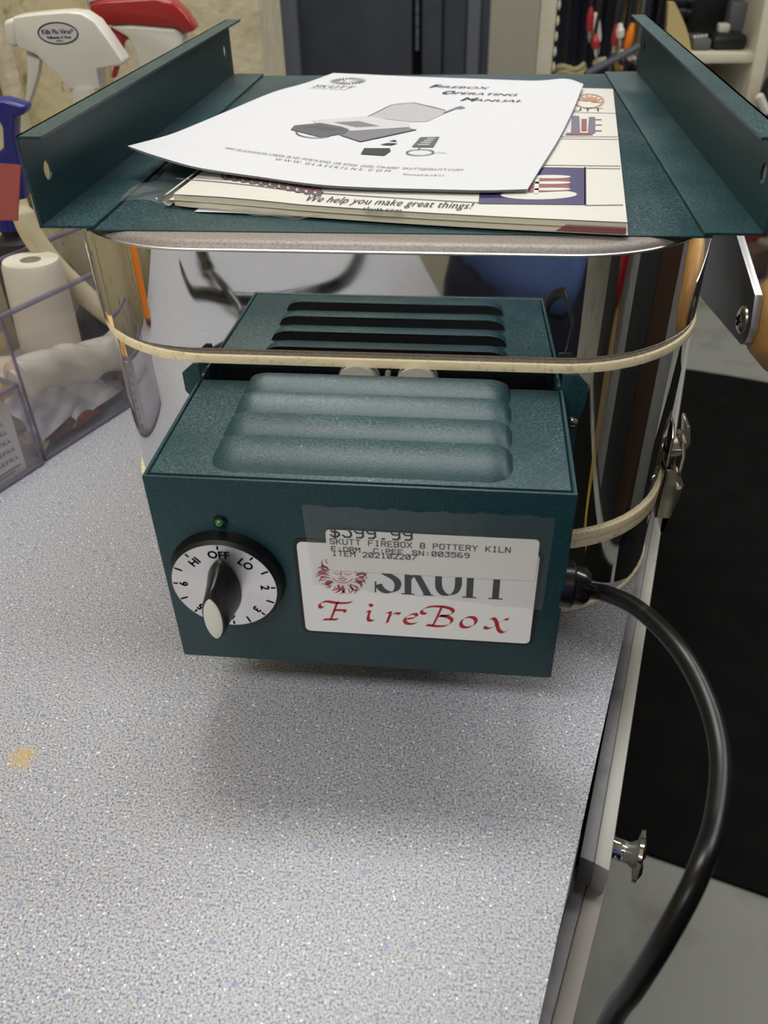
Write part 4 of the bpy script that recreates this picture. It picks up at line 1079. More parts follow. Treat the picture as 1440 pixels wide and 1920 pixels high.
ctext('slogan_print', 'UTT', (1072, 209), (1130, 209), .045, INK)
ik = Ink()
for k in range(7):
    ik.seg([cinv(1104 + 26 * math.cos(R(150 - 25 * k)) * q, 196 - 14 * q * math.sin(R(150 - 25 * k)) - 4) for q in (.15, .5, .8, 1)], .012, True)
ik.seg([cinv(1104 + 27 * math.cos(2 * math.pi * k / 20), 190 + 13 * math.sin(2 * math.pi * k / 20)) for k in range(21)], .007)
ik.build('shell_print', CP, TAN, book)
cprint('diagram_print', [cq((1070, 254), (1088, 254), (1086, 218), (1072, 218)), cq((1102, 252), (1116, 250), (1116, 220), (1104, 220))], mat('grey violet ink', rgb(112, 104, 122), .5))
cprint('diagram_print', [cq((1090, 246), (1100, 246), (1100, 224), (1090, 224)), cq((1060, 254), (1112, 254), (1110, 250), (1062, 250))], PINK, .0004)
ik = Ink()
for y_ in (225, 235, 246): Ink().seg(cq((1116, y_), (1128, y_)), .006).build('diagram_print', CP, INKMID, book)
ik = Ink(); ik2 = Ink()
for k in range(11):
    cx_ = 425 + 17.0 * k; cy_ = 332 + 2.6 * k
    for j in range(3):
        ik.seg([cinv(cx_ - 6 + 5 * j, cy_ - 6), cinv(cx_ + 3 + 4 * j, cy_ + 1), cinv(cx_ - 3 + 5 * j, cy_ + 7)], .006, True)
    ik2.seg([cinv(cx_ + 8 * math.cos(t_ / 10 * 6.283), cy_ + 7 * math.sin(t_ / 10 * 6.283)) for t_ in range(11)], .005)
ik.build('border_print', CP, PINK, book); ik2.build('border_print', lambda u, v: cat(u, v, .0004), INKMID, book)
cprint('corner_print', [cq((1128, 404), (1174, 402), (1173, 398), (1136, 398))], CATPAPER, .0004) if False else None
# red printed edge at the right front corner
rb_ = MB()
for t0_, t1_ in ((.0, 1.0),):
    a_ = [blk(.86 + .14 * i / 8, 0, .04) + Vector((0, -.0004, 0)) for i in range(9)]; b_ = [blk(.86 + .14 * i / 8 + (.02 if i == 0 else 0), 0, .62) + Vector((0, -.0004, 0)) for i in range(9)]
    rb_.loft([a_, b_], False)
rb_.build('edge_print', PINK, book)

# loose printed sheet and clear film sleeve under the catalogue
sh_ = [Vector((-.0957, .1360)), Vector((.060, .1180)), Vector((.075, .25)), Vector((-.078, .27))]
def loose(u, v, dz=0):
    p = sh_[0].lerp(sh_[1], u).lerp(sh_[3].lerp(sh_[2], u), v)
    return Vector((p.x, p.y, SZ + .0004 + dz + .0004 * math.sin(math.pi * min(1, u * 3)) * (1 - v) ** 2))
ls = MB().grid(lambda u, v: loose(u, v), 24, 12).build('loose_sheet', PAPER, origin=(0, .19, SZ), smooth=True)
tag(ls, 'white printed sheet peeking out under the left end of the catalogue', 'paper')
ik = Ink()
for k in range(5): ik.text('KILN REPLACEMENT PARTS', .03 + .01 * k, .03 + .05 * k, .30, .022)
ik.build('sheet_print', lambda u, v: loose(u, v, .0002), INKGREY, ls)
fl = [Vector((-.138, .145)), Vector((.000, .1225)), Vector((.02, .24)), Vector((-.118, .26))]
def film(u, v):
    p = fl[0].lerp(fl[1], u).lerp(fl[3].lerp(fl[2], u), v)
    cr_ = .0012 * abs(math.sin(u * 9 + v * 3)) * (1 - v) + .0009 * abs(math.sin(u * 23 - v * 11)) + .0035 * max(0, 1 - u / .14) * abs(math.sin(v * 7 + .6))
    near_ = .006 * math.sin(u * 8) * (1 - v) * (1 if v == 0 else .3)
    return Vector((p.x, p.y + near_, SZ + TH * 0 + .0002 + (cr_ if (u < .12 or v < .06) else cr_ * .15)))
tag(MB().grid(film, 70, 40).build('plastic_sleeve', PLASTIC, origin=(0, .19, SZ), smooth=True), 'crinkled clear plastic film under the papers on the green stand', 'plastic film')

exec_tail = True
# ------------------------------------------------------------------ left of the kiln: bottles and clear bins
BF = Vector((-.2786, .2324, 0)); BS = Vector((.395, .919, 0)).normalized(); BN = Vector((-BS.y, BS.x, 0))
def bp_(s, n, z): return BF + BS * s + BN * n + Vector((0, 0, z))
def clear_bin(s0, s1, n0_, n1_, h, label):
    e = empty('acrylic_bin', tuple(bp_((s0 + s1) / 2, (n0_ + n1_) / 2, 0)), label, 'bin')
    w = .0022
    def panel(name, c0, c1, z0, z1):
        a0_, a1_ = c0; b0_, b1_ = c1
        lo = [bp_(a0_, a1_, z0), bp_(b0_, a1_, z0), bp_(b0_, b1_, z0), bp_(a0_, b1_, z0)]
        hi = [bp_(a0_, a1_, z1), bp_(b0_, a1_, z1), bp_(b0_, b1_, z1), bp_(a0_, b1_, z1)]
        return MB().loft([lo, hi], True, True, True)
    panel('', (s0, n0_), (s1, n0_ + w), .0005, h - .003).build('near_wall', ACRYL, e)
    panel('', (s0, n1_ - w), (s1, n1_), .0005, h - .003).build('far_wall', ACRYL, e)
    panel('', (s0, n0_ + w), (s0 + w, n1_ - w), .0005, h - .003).build('end_wall', ACRYL, e)
    panel('', (s1 - w, n0_ + w), (s1, n1_ - w), .0005, h - .003).build('end_wall', ACRYL, e)
    panel('', (s0, n0_), (s1, n1_), .0003, .0022).build('bottom', ACRYL, e)
    for nn in (n0_ + w / 2, n1_ - w / 2):
        MB().tube([bp_(s0, nn, h - .002), bp_(s1, nn, h - .002)], .0021, 8).build('rim', ACRYLEDGE, e, smooth=True)
    for ss in (s0 + w / 2, s1 - w / 2):
        MB().tube([bp_(ss, n0_ + w, h - .002), bp_(ss, n1_ - w, h - .002)], .0019, 8).build('rim', ACRYLEDGE, e, smooth=True)
        MB().tube([bp_(ss, n0_, .002), bp_(ss, n0_, h - .003)], .0012, 8).build('corner', ACRYLEDGE, e, smooth=True)
    MB().tube([bp_(s0, n0_, .0018), bp_(s1, n0_, .0018)], .0016, 8).build('foot_edge', ACRYLEDGE, e, smooth=True)
    return e
clear_bin(0.0, .165, 0, .092, .120, 'tall clear acrylic bin full of odds and ends beside the kiln')
clear_bin(-.20, -.003, -.002, .088, .0705, 'low clear acrylic bin holding a price card, nearest the camera')
PL_MILK = clear_mat('milky polythene', (0.95, 0.95, 0.93, 1), .2, 1.45, .60, rgb(232, 228, 214))
def blob(name, fn, m, nu, nv, **k): return MB().grid(fn, nu, nv).build(name, m, None, smooth=True, **k)
# white roll
tb = bp_(.078, .0605, .0035); tt = bp_(.083, .0605, .1215)
MB_r = MB().lathe(tb, tt - tb, [(.0235, 0), (.0245, .02), (.0235, .09), (.0225, (tt - tb).length - .004), (.0210, (tt - tb).length), (.008, (tt - tb).length), (.008, (tt - tb).length - .02)], 36, False)
tag(MB_r.build('paper_roll', mat('matte white roll', rgb(214, 206, 190), .8, bump=(30, .2, .003)), origin=tb, smooth=True, angle=50), 'white paper roll standing in the tall clear bin', 'roll')
tb2 = bp_(.030, .066, .0035)
tag(MB().lathe(tb2, (0, 0, 1), [(.0205, 0), (.0205, .046), (.0190, .048), (.004, .048)], 28).build('white_jar', mat('dull white plastic', rgb(196, 190, 174), .6), origin=tb2, smooth=True, angle=50), 'squat white jar behind the plastic wrap in the tall bin', 'jar')
# cream hose
hp = [bp_(.105, .084, .158), bp_(.103, .078, .135), bp_(.108, .068, .110), bp_(.118, .056, .085), bp_(.130, .044, .062), bp_(.146, .034, .040)]
tag(MB().tube(catmull(hp, 8), [.0065] * 3 + [.0088] * 38, 14).build('cream_hose', mat('cream rubber hose', rgb(212, 200, 166), .5), origin=hp[-1], smooth=True), 'cream hose curving down into the tall clear bin', 'hose')
dk = bp_(.135, .066, .0)
def dkf(u, v):
    a = u * 2 * math.pi; r_ = (.020 + .004 * math.sin(3 * a + v * 5)) * math.sin(math.pi * min(.97, max(.06, v)))
    return dk + BS * (r_ * math.cos(a)) + BN * (r_ * .9 * math.sin(a)) + Vector((0, 0, .0035 + .075 * v))
tag(blob('dark_pouch', dkf, mat('dark navy pouch', rgb(34, 36, 50), .6), 24, 10, origin=dk), 'dark navy cloth pouch behind the hose in the tall bin', 'pouch')
tag(MB().box(bp_(.030, .030, .032) + BN * .0, (.03, .02, .055), .3).build('dark_box', mat('dark brown carton', rgb(58, 48, 44), .7), bevel=.002, origin=bp_(.03, .03, .0045)), 'dark brown carton at the near end of the tall bin', 'carton') if False else None
# crumpled film roll along the near wall
def bagf(u, v):
    a = v * 2 * math.pi; s_ = .008 + .145 * u
    ctr = bp_(s_, .0195, .060 - .026 * u + .002 * math.sin(u * 9))
    r_ = (.0148 + .0010 * math.sin(u * 14 + 2 * a) + .0012 * math.sin(u * 31 - 3 * a)) * (1 if .03 < u < .97 else .55)
    return ctr + BN * (r_ * math.cos(a)) + Vector((0, 0, r_ * 1.05 * math.sin(a)))
tag(blob('plastic_wrap_roll', bagf, PL_MILK, 60, 24, origin=bp_(.08, .02, .05)), 'roll of milky plastic wrap along the front of the tall bin', 'plastic wrap')
# flat sachets
def sachet(name, c, ln, wd, ang, tilt, m, label, seed, th=.006, lift=0.0):
    rr = random.Random(seed); ph = [rr.uniform(0, 6) for _ in range(6)]
    Mx = Matrix.Rotation(ang, 3, 'Z') @ Matrix.Rotation(tilt, 3, 'X')
    mb = MB()
    for sg in (1, -1):
        def f(u, v, sg=sg):
            x_ = (u - .5) * ln; y_ = (v - .5) * wd
            ed = max(0, 1 - abs(2 * u - 1) ** 4) * max(0, 1 - abs(2 * v - 1) ** 3)
            z_ = sg * th * ed * .5 + .0022 * math.sin(9 * u + ph[0] + 4 * v) * (.4 + ed) + .0014 * math.sin(17 * v + ph[1] - 8 * u)
            return Vector(c) + Mx @ Vector((x_, y_, z_))
        mb.grid(f, 18, 14)
    return tag(mb.build(name, m, None, smooth=True, origin=c), label, 'sachet')
WHF = mat('white foil sachet', rgb(222, 222, 226), .35, noise=(30, rgb(170, 172, 184), .5, .7))
REDF = mat('dark red foil sachet', rgb(116, 32, 32), .3, noise=(40, rgb(70, 18, 20), .45, .7), coat=.3)
ORF = mat('orange and yellow printed film', rgb(232, 206, 140), .4, noise=(38, rgb(226, 104, 48), .5, .6))
aB = math.atan2(BS.y, BS.x)
sachet('sachet', bp_(.030, .022, .030), .060, .040, aB + .25, .95, WHF, 'white foil sachet leaning at the near end of the tall bin', 1)
sachet('sachet', bp_(.070, .026, .0155), .055, .034, aB + .1, .35, WHF, 'white foil sachet lying flat beside the red one', 2)
sachet('sachet', bp_(.046, .016, .0085), .060, .020, aB + .0, .15, REDF, 'dark red sachet lying on the bottom of the tall bin', 3, .005)
sachet('sachet', bp_(.106, .014, .018), .030, .022, aB + 1.2, .8, REDF, 'crumpled red sachet against the kiln end of the tall bin', 4)
sachet('sachet', bp_(-.020, .045, .060), .060, .05, aB + .1, .9, ORF, 'orange and yellow printed packet in the low clear bin', 5, .02)
sachet('sachet', bp_(.012, .018, .010), .024, .020, aB + .5, .5, mat('cream sachet', rgb(220, 208, 172), .5), 'small cream sachet in the near corner of the tall bin', 6)
# price card in the low bin
cd = MB().prism([(-.075, .002), (-.016, .002), (-.014, .058), (-.020, .064), (-.075, .066)], lambda u, v, w: bp_(u, .0015 + w, v), .0012).build('price_card', LABELWHITE, None, origin=bp_(-.045, .002, 0))
tag(cd, 'white printed price card standing in the low clear bin', 'card')
ik = Ink()
for k in range(6): ik.text('AUG 15 REFILL'[k:] or 'REFILL', -.050 + .001 * k, .052 - .0075 * k, .026, .0046)
ik.seg([(-.050, .009), (-.020, .009)], .0008); ik.seg([(-.050, .0065), (-.026, .0065)], .0008)
ik.build('card_print', lambda u, v: bp_(u, .0009, v), mat('blue violet print', rgb(84, 80, 130), .6), cd)

# ---- spray bottles: heads drawn in a side profile (neck at the origin), bottles turned on a lathe
def spray(label, neck_px, depth, k_, yaw, body_r, body_m, collar_m, parts, decal=None):
    neck = deep(neck_px[0], neck_px[1], depth); m_ = depth / F_PX * k_
    b = Vector((neck.x, neck.y, 0)); H = neck.z
    e = empty('spray_bottle', tuple(b), label, 'spray bottle')
    Mz = Matrix.Rotation(yaw, 3, 'Z')
    MB().lathe(b, (0, 0, 1), [(body_r * .92, .0005), (body_r, .004), (body_r, H * .58), (body_r * .82, H * .76), (body_r * .45, H - .030), (.0125, H - .022)], 36).build('bottle', body_m, e, smooth=True)
    cap = [((.0150 if q % 2 else .0143) * math.cos(6.2832 * q / 48), (.0150 if q % 2 else .0143) * math.sin(6.2832 * q / 48)) for q in range(48)]
    MB().loft([[b + Vector((x_, y_, z_)) for x_, y_ in cap] for z_ in (H - .024, H + .001)], True, True, True).build('collar', collar_m, e)
    lean = (757 - neck_px[0]) / (2958 - neck_px[1])       # uprights converge downwards in the photograph
    def P2(p): return ((p[0] - neck_px[0] + lean * (neck_px[1] - p[1])) * m_, (neck_px[1] - p[1]) * m_ * 1.03)
    def mpw(th): return lambda u, v, w: b + Mz @ Vector((u, w - th / 2, 0)) + Vector((0, 0, H + v))
    for nm, poly, mt, th in parts:
        MB().prism([P2(p) for p in poly], mpw(th), th).build(nm, mt, e, bevel=min(.0030, th * .2), seg=3)
    if decal:
        (cx_, cy_), rx_, ry_, th = decal
        c_ = P2((cx_, cy_)); rx_ *= m_; ry_ *= m_
        D = lambda off_: (lambda u, v: b + Mz @ Vector((u, -th / 2 - off_, 0)) + Vector((0, 0, H + v)))
        Ink().poly([(c_[0] + rx_ * math.cos(6.2832 * q / 32), c_[1] + ry_ * math.sin(6.2832 * q / 32)) for q in range(32)]).build('oval_label', D(.0002), mat('oval label white', rgb(214, 212, 204), .4), e)
        lb = Ink(); lb.seg([(c_[0] + rx_ * .98 * math.cos(6.2832 * q / 40), c_[1] + ry_ * .98 * math.sin(6.2832 * q / 40)) for q in range(41)], rx_ * .05)
        lb.text('Kills Flu Virus*', c_[0], c_[1] - ry_ * .05, rx_ * 1.55, ry_ * .62, align='CENTER')
        lb.text('*Influenza A Virus', c_[0], c_[1] - ry_ * .48, rx_ * 1.2, ry_ * .36, align='CENTER')
        lb.text('(H1N1)', c_[0], c_[1] - ry_ * .74, rx_ * .3, ry_ * .18, align='CENTER')
        v0_, f0_ = list(lb.v), list(lb.f)
        for d_ in ((.00012, 0), (-.00012, 0), (0, .0001)): lb.add([(a_ + d_[0], b_ + d_[1]) for a_, b_ in v0_], f0_)
        lb.build('oval_print', D(.0005), mat('blue label print', rgb(52, 56, 110), .5), e)
    return e
REDP = mat('red plastic', rgb(160, 32, 34), .3, coat=.3)
BLUEP = mat('blue plastic', rgb(36, 36, 120), .35, coat=.2)
spray('white spray bottle with an oval flu virus label, behind the green stand', (166, 164), .70, 1.0, .10, .034, WHITEPL, WHITEPL, [
    ('head', [(42, 48), (90, 44), (140, 42), (165, 45), (188, 58), (212, 86), (238, 120), (236, 126), (190, 130), (196, 163), (134, 163), (121, 140), (104, 130), (80, 106), (52, 97), (45, 88)], WHITEPL, .024),
    ('nozzle', [(22, 55), (41, 50), (45, 95), (25, 93)], WHITEPL, .018),
    ('trigger', [(57, 102), (82, 114), (76, 140), (63, 172), (48, 198), (45, 195), (53, 165), (57, 130)], WHITEPL, .010)], ((122, 74), 36, 17, .024))
spray('white spray bottle with a red trigger head beside the plaster partition', (305, 140), .79, 1.0, .10, .036, WHITEPL, WHITEPL, [
    ('head', [(182, 25), (205, 20), (300, 17), (330, 24), (352, 42), (372, 68), (352, 74), (335, 64), (255, 57), (210, 58), (188, 54)], REDP, .026),
    ('head_body', [(214, 59), (255, 58), (335, 65), (350, 78), (350, 140), (268, 140), (262, 100), (250, 78)], WHITEPL, .024),
    ('nozzle', [(174, 8), (186, 4), (206, 19), (182, 24), (187, 53), (178, 44)], WHITEPL, .020),
    ('trigger', [(213, 60), (234, 62), (252, 80), (238, 84), (232, 105), (218, 143), (209, 142), (222, 105)], REDP, .010)])
spray('small spray bottle with a dark blue trigger head by the board wall', (10, 372), .71, 1.0, .10, .024, mat('dark bottle', rgb(46, 44, 46), .4), BLUEP, [
    ('head', [(-60, 207), (16, 205), (57, 217), (50, 232), (36, 231), (34, 262), (50, 330), (54, 372), (-20, 372), (-18, 300), (14, 284), (13, 250), (0, 226), (-60, 228)], BLUEP, .018)])
# hanging red tag
tg0 = deep(-30, 305, .60); tg1 = deep(40, 310, .60); tg2 = deep(34, 414, .60); tg3 = deep(-30, 414, .60)
nrm = (tg1 - tg0).cross(tg3 - tg0).normalized()
hc_ = deep(8, 393, .60)
tgm = MB(); tgm.loft([[tg0, tg1, tg2, tg3], [p - nrm * .0012 for p in (tg0, tg1, tg2, tg3)]], True, True, True)
tg = tag(tgm.build('price_tag', mat('orange red card', rgb(122, 34, 22), .6), origin=tg3), 'orange red hang tag in front of the blue spray head', 'tag')
MB().lathe(hc_ + nrm * (.0004 if nrm.dot(CAM - hc_) > 0 else -.0004), nrm if nrm.dot(CAM - hc_) > 0 else -nrm, [(.0042, 0), (.0042, .0004)], 20).build('eyelet', mat('grey eyelet', rgb(110, 116, 126), .4, .5), tg)
MB().box((tg3 + tg2) / 2 + Vector((0, 0, -.05)) , (.004, .004, .10)).build('tag_stake', WHITEPL, tg) if False else None

# ------------------------------------------------------------------ shelf unit with cables, standing at the far end of the worktop
RY = 1.30
def rk(x, y, Y=RY): return on_y(x, y, Y)
sh_e = empty('storage_shelf', tuple(rk(1200, 150) * 1.0 - Vector((0, 0, rk(1200, 150).z))), 'white wooden shelf unit standing at the far end of the worktop', 'shelf')
xL0, xL1 = rk(1010, 60).x, rk(1040, 60).x
MB().box(((xL0 + xL1) / 2, RY + .01, .30), (xL1 - xL0, .03, .60)).build('post', WHITEWOOD, sh_e, bevel=.002)
for k in range(12):
    z_ = .02 + .022 * k + .05
    MB().lathe((xL1 + .003, RY - .004, z_), (0, 0, 1), [(.001, 0), (.0026, .005), (.0026, .009), (.001, .014)], 10).build('spring_coil', WHITEWOOD, sh_e, smooth=True)
xR = rk(1275, 60).x
MB().box(((xL1 + xR) / 2, RY + .17, .30), (xR - xL1 + .02, .012, .60)).build('shadow_board', mat('navy shadow tone', rgb(26, 28, 42), .7), sh_e)  # board added for the shadow behind the cables, shade put into its navy
zs0, zs1 = rk(1360, 96).z, rk(1360, 115).z
sx0, sx1 = rk(1268, 100).x, rk(1422, 100).x
MB().box(((sx0 + sx1) / 2, RY + .10, (zs0 + zs1) / 2), (sx1 - sx0, .24, zs0 - zs1)).build('shelf_board', WHITEWOOD, sh_e, bevel=.002)
MB().box(((sx0 + sx1) / 2, RY + .215, .30), (sx1 - sx0, .010, .60)).build('back_panel', mat('tan hardboard', rgb(166, 150, 112), .7), sh_e)
pp = [(RY - .03, .0005), (RY + .22, .0005), (RY + .22, .60), (RY + .05, .60), (RY - .03, .10)]
MB().prism(pp, lambda u, v, w: (sx1 - .012 + w, u, v), .020).build('side_panel', WHITEWOOD, sh_e, bevel=.002)
MB().box((sx1 + .02, RY + .03, .215), (.05, .10, .02)).build('side_ledge', WHITEWOOD, sh_e, bevel=.002)
# curved plywood panel
cpb = [rk(1268 + 30 * math.sin(math.pi / 2 * k / 8), 5 + 95 * k / 8) for k in range(9)]
cp = MB().loft([[(xR - .004, RY + .0, .0005)] + [(p.x - .002, RY + .0, p.z) for p in reversed(cpb)] + [(cpb[0].x - .012, RY + .0, cpb[0].z)],
                [(xR - .004, RY + .02, .0005)] + [(p.x - .002, RY + .02, p.z) for p in reversed(cpb)] + [(cpb[0].x - .012, RY + .02, cpb[0].z)]], True, True, True)
tag(cp.build('plywood_panel', mat('yellowed plywood', rgb(188, 170, 116), .6), origin=(xR, RY, 0)), 'yellowed curved plywood panel between the cables and the shelf board', 'panel')
# cables
CBL = [mat('black cable', rgb(20, 20, 26), .4), mat('dark navy cable', rgb(30, 32, 52), .45), mat('grey cable', rgb(84, 84, 92), .45), mat('olive grey cable', rgb(112, 108, 92), .5)]
YEL = mat('mustard cable', rgb(150, 122, 52), .5); REDC = mat('red plug', rgb(158, 38, 44), .4); WHC = mat('white plug', rgb(214, 210, 196), .4); ORC = mat('orange plug', rgb(236, 130, 30), .4)
rng = random.Random(11)
plugs = {3: (REDC, (1108, 18), (1106, 58), 'red'), 4: (WHC, (1117, 28), (1121, 78), 'white'), 9: (REDC, (1156, 50), (1152, 84), 'dark red'), 10: (WHC, (1163, 48), (1163, 70), 'short white'), 12: (ORC, (1185, 48), (1174, 92), 'orange'), 6: (REDC, (1115, 68), (1117, 90), 'lower red')}
desc = {0: 'leftmost black', 1: 'black', 2: 'navy', 5: 'grey'}
NC = 24
ORD = 'first second third fourth fifth sixth seventh eighth ninth tenth eleventh twelfth thirteenth fourteenth fifteenth sixteenth seventeenth eighteenth nineteenth twentieth twenty-first twenty-second twenty-third twenty-fourth'.split()
for k in range(NC):
    x_ = 1054 + (1238 - 1054) * (k + .5) / NC + rng.uniform(-3, 3)
    yb_ = rng.uniform(105, 165); Y_ = RY + .018 + .040 * (k % 3) + rng.uniform(0, .012)
    m_ = CBL[[0, 1, 1, 0, 2, 1, 0][k % 7]]
    if k == 13: m_ = YEL
    if k in (18, 19): m_ = CBL[3] if k == 18 else CBL[2]
    if k in plugs:
        pm, a_, b_, nm = plugs[k]; Y_ = RY - .005 - (.020 if k in (6, 10) else 0)
        p0 = rk(*a_, Y_); p1 = rk(*b_, Y_)
        e = empty('cable', (p0.x, Y_, p1.z), f'cable with the {nm} plug hanging in the shelf unit', 'cable', 'hanging cables')
        MB().tube(catmull([(p0.x + .004, Y_ + .02, .62), (p0.x + .006, Y_ + .01, p0.z + .10), (p0.x, Y_, p0.z + .001)], 6), .0028, 8).build('wire', CBL[0], e, smooth=True)
        d_ = (p1 - p0)
        MB().lathe(p0, d_, [(.0028, -.004), (.0050, .004), (.0066, d_.length * .35), (.0066, d_.length * .8), (.0055, d_.length), (.0030, d_.length + .001), (.0030, d_.length + .010)], 14).build('plug', pm, e, smooth=True)
        MB().lathe(p0 + d_ * 1.0, d_, [(.0036, .001), (.0036, .011), (.0015, .0115), (.0015, .017)], 12).build('plug_tip', CHROME, e, smooth=True)
    else:
        p1 = rk(x_, yb_, Y_)
        sway = rng.uniform(-.012, .012)
        e = empty('cable', (p1.x, Y_, p1.z), {0: 'black', 1: 'navy', 2: 'grey', 3: 'pale olive'}.get(CBL.index(m_) if m_ in CBL else 9, 'mustard yellow') + ' cable, %s from the left in the hanging bundle' % ORD[k], 'cable', 'hanging cables')
        r_ = rng.uniform(.0042, .0068) if k != 18 else .009
        loop = rng.random() < .55 and 6 < k < 18
        pts = [(p1.x + sway, Y_, .62), (p1.x + sway * .4, Y_ - .004, .30), (p1.x, Y_, p1.z + .02)]
        if loop: pts += [(p1.x + .006, Y_ - .010, p1.z), (p1.x + .018, Y_ - .012, p1.z + .012), (p1.x + .020, Y_ - .008, p1.z + .12), (p1.x + .018, Y_, .62)]
        else: pts += [(p1.x - .002, Y_, p1.z)]
        MB().tube(catmull(pts, 6), r_, 8).build('wire', m_, e, smooth=True)
# loose coil and plugs lying at the foot of the cables
c0 = rk(1068, 125, RY + .03)
tag(MB().tube([c0 + Vector((.024 * math.cos(t_ * .55) * (1 + .1 * math.sin(t_)), .012 * math.sin(t_ * .55), -.03 + .0007 * t_ + .004 * math.sin(t_ * 1.7))) for t_ in range(46)], .0042, 8).build('beige_coil', mat('beige cord', rgb(176, 160, 116), .6), origin=c0, smooth=True), 'tangled beige cord coil at the foot of the hanging cables', 'cord')
for k, (a_, b_) in enumerate((((1112, 122), (1130, 112)), ((1160, 97), (1168, 102)), ((1176, 104), (1186, 108)))):
    p0 = rk(*a_, RY - .01); p1 = rk(*b_, RY - .01); d_ = p1 - p0
    tag(MB().lathe(p0, d_, [(.003, 0), (.006, .003), (.006, d_.length * .8), (.004, d_.length), (.002, d_.length + .006)], 12).build('loose_connector', [mat('cream connector', rgb(190, 178, 140), .5), WHC, WHC][k], origin=p0, smooth=True), ['cream connector lying under the red plug', 'small white connector left of the orange plug tip', 'small white connector right of the orange plug tip'][k], 'connector')
bc = [rk(1100, 138, RY - .02), rk(1130, 122, RY - .02), rk(1168, 103, RY - .02), rk(1200, 85, RY - .02)]
tag(MB().tube(catmull(bc, 6), .0055, 8).build('grey_rod', CBL[2], origin=bc[0], smooth=True), 'grey cable slanting up in front of the hanging bundle', 'cable')
# things on the shelf board
ZS = zs0
def on_shelf(x_): return rk(x_, 90).x
def dev(name, x0, x1, h, Y0, d, m, label, cat_, bevel=.004, rz=0.0):
    a_, b_ = on_shelf(x0), on_shelf(x1)
    return tag(MB().box(((a_ + b_) / 2, Y0 + d / 2, ZS + h / 2 + .0004), (b_ - a_, d, h), rz).build(name, m, None, bevel=bevel, origin=((a_ + b_) / 2, Y0 + d / 2, ZS)), label, cat_)
DEVB = mat('black device plastic', rgb(22, 23, 25), .45); DEVG = mat('grey device plastic', rgb(92, 92, 94), .5)
dev('black_amplifier', 1306, 1388, .110, RY + .115, .085, DEVB, 'tall black device at the back of the shelf board', 'device')
pad = dev('black_pad', 1336, 1402, .022, RY + .004, .060, DEVB, 'flat black box at the front of the shelf board', 'device', .008)
kp = dev('grey_keypad', 1300, 1334, .016, RY + .004, .075, DEVG, 'grey keypad with a row of pale buttons on the shelf', 'keypad', .004)
for j in range(4):
    MB().box((on_shelf(1304 + 8 * j), RY + .020 + .004 * j, ZS + .018), (.0045, .006, .004)).build('button', WHC, kp, bevel=.001)
gp = dev('grey_adapter', 1378, 1410, .060, RY + .075, .035, DEVG, 'grey adapter leaning right of the tall black device', 'device', .004)
tag(MB().box((on_shelf(1362), RY + .085, ZS + .034), (.018, .02, .018)).build('cream_socket', WHC, origin=(on_shelf(1362), RY + .085, ZS + .02), bevel=.003), 'small cream socket on top of the flat black box', 'socket') if False else None
cs_ = MB().box((on_shelf(1360), RY + .040, ZS + .0284), (.017, .022, .012)).build('cream_socket', WHC, origin=(on_shelf(1360), RY + .040, ZS + .0224), bevel=.002)
tag(cs_, 'small cream socket lying on the flat black box', 'socket')
for j, y_ in enumerate((3, 24)):
    p = rk(1290, y_, RY + .10)
    tag(MB().lathe((on_shelf(1272), RY + .10, p.z), (1, 0, 0), [(.010, 0), (.010, .020), (.006, .022), (.006, .030), (.002, .031)], 16).build('jack_socket', DEVB, origin=(on_shelf(1272), RY + .1, p.z), smooth=True, angle=40), ['upper black jack with a bright tip beside the plywood', 'lower black jack with a bright tip beside the plywood'][j], 'jack')
# black bag with a white cap hanging off the unit at the right
bgp = rk(1436, 172, RY - .05)
def bagr(u, v):
    a = u * 6.2832; r_ = .030 * math.sin(math.pi * min(.96, max(.05, v))) * (1 + .12 * math.sin(3 * a + 4 * v))
    return bgp + Vector((.018 + r_ * math.cos(a), r_ * .6 * math.sin(a), .05 - .11 * v))
tag(blob('black_bag', bagr, DEVB, 20, 12, origin=bgp), 'black bag hanging at the right edge of the shelf unit', 'bag')
wc0 = rk(1423, 180, RY - .075); wc1 = rk(1437, 212, RY - .075)
tag(MB().lathe(wc0, wc1 - wc0, [(.003, -.003), (.0068, 0), (.0068, (wc1 - wc0).length), (.004, (wc1 - wc0).length + .003)], 18).build('white_tube', WHC, origin=wc0, smooth=True, angle=40), 'white plastic tube clipped on the black bag', 'tube')
# red and white carton clutter far behind on the floor
for j, (x_, y_, r_, g_, b_) in enumerate(((1418, 468, 130, 40, 30), (1440, 508, 150, 140, 124), (1400, 520, 96, 78, 66), (1446, 440, 150, 60, 40))):
    p = on_z(x_, y_, FLOOR_Z)
    tag(MB().box((p.x, p.y, FLOOR_Z + .06), (.10, .10, .12), .3 * j).build('carton', mat('carton %d' % j, rgb(r_, g_, b_), .7), origin=(p.x, p.y, FLOOR_Z), bevel=.012), ['dark red carton on the far floor', 'pale grey carton on the far floor', 'brown carton on the far floor', 'rust coloured carton furthest away on the floor'][j], 'carton')

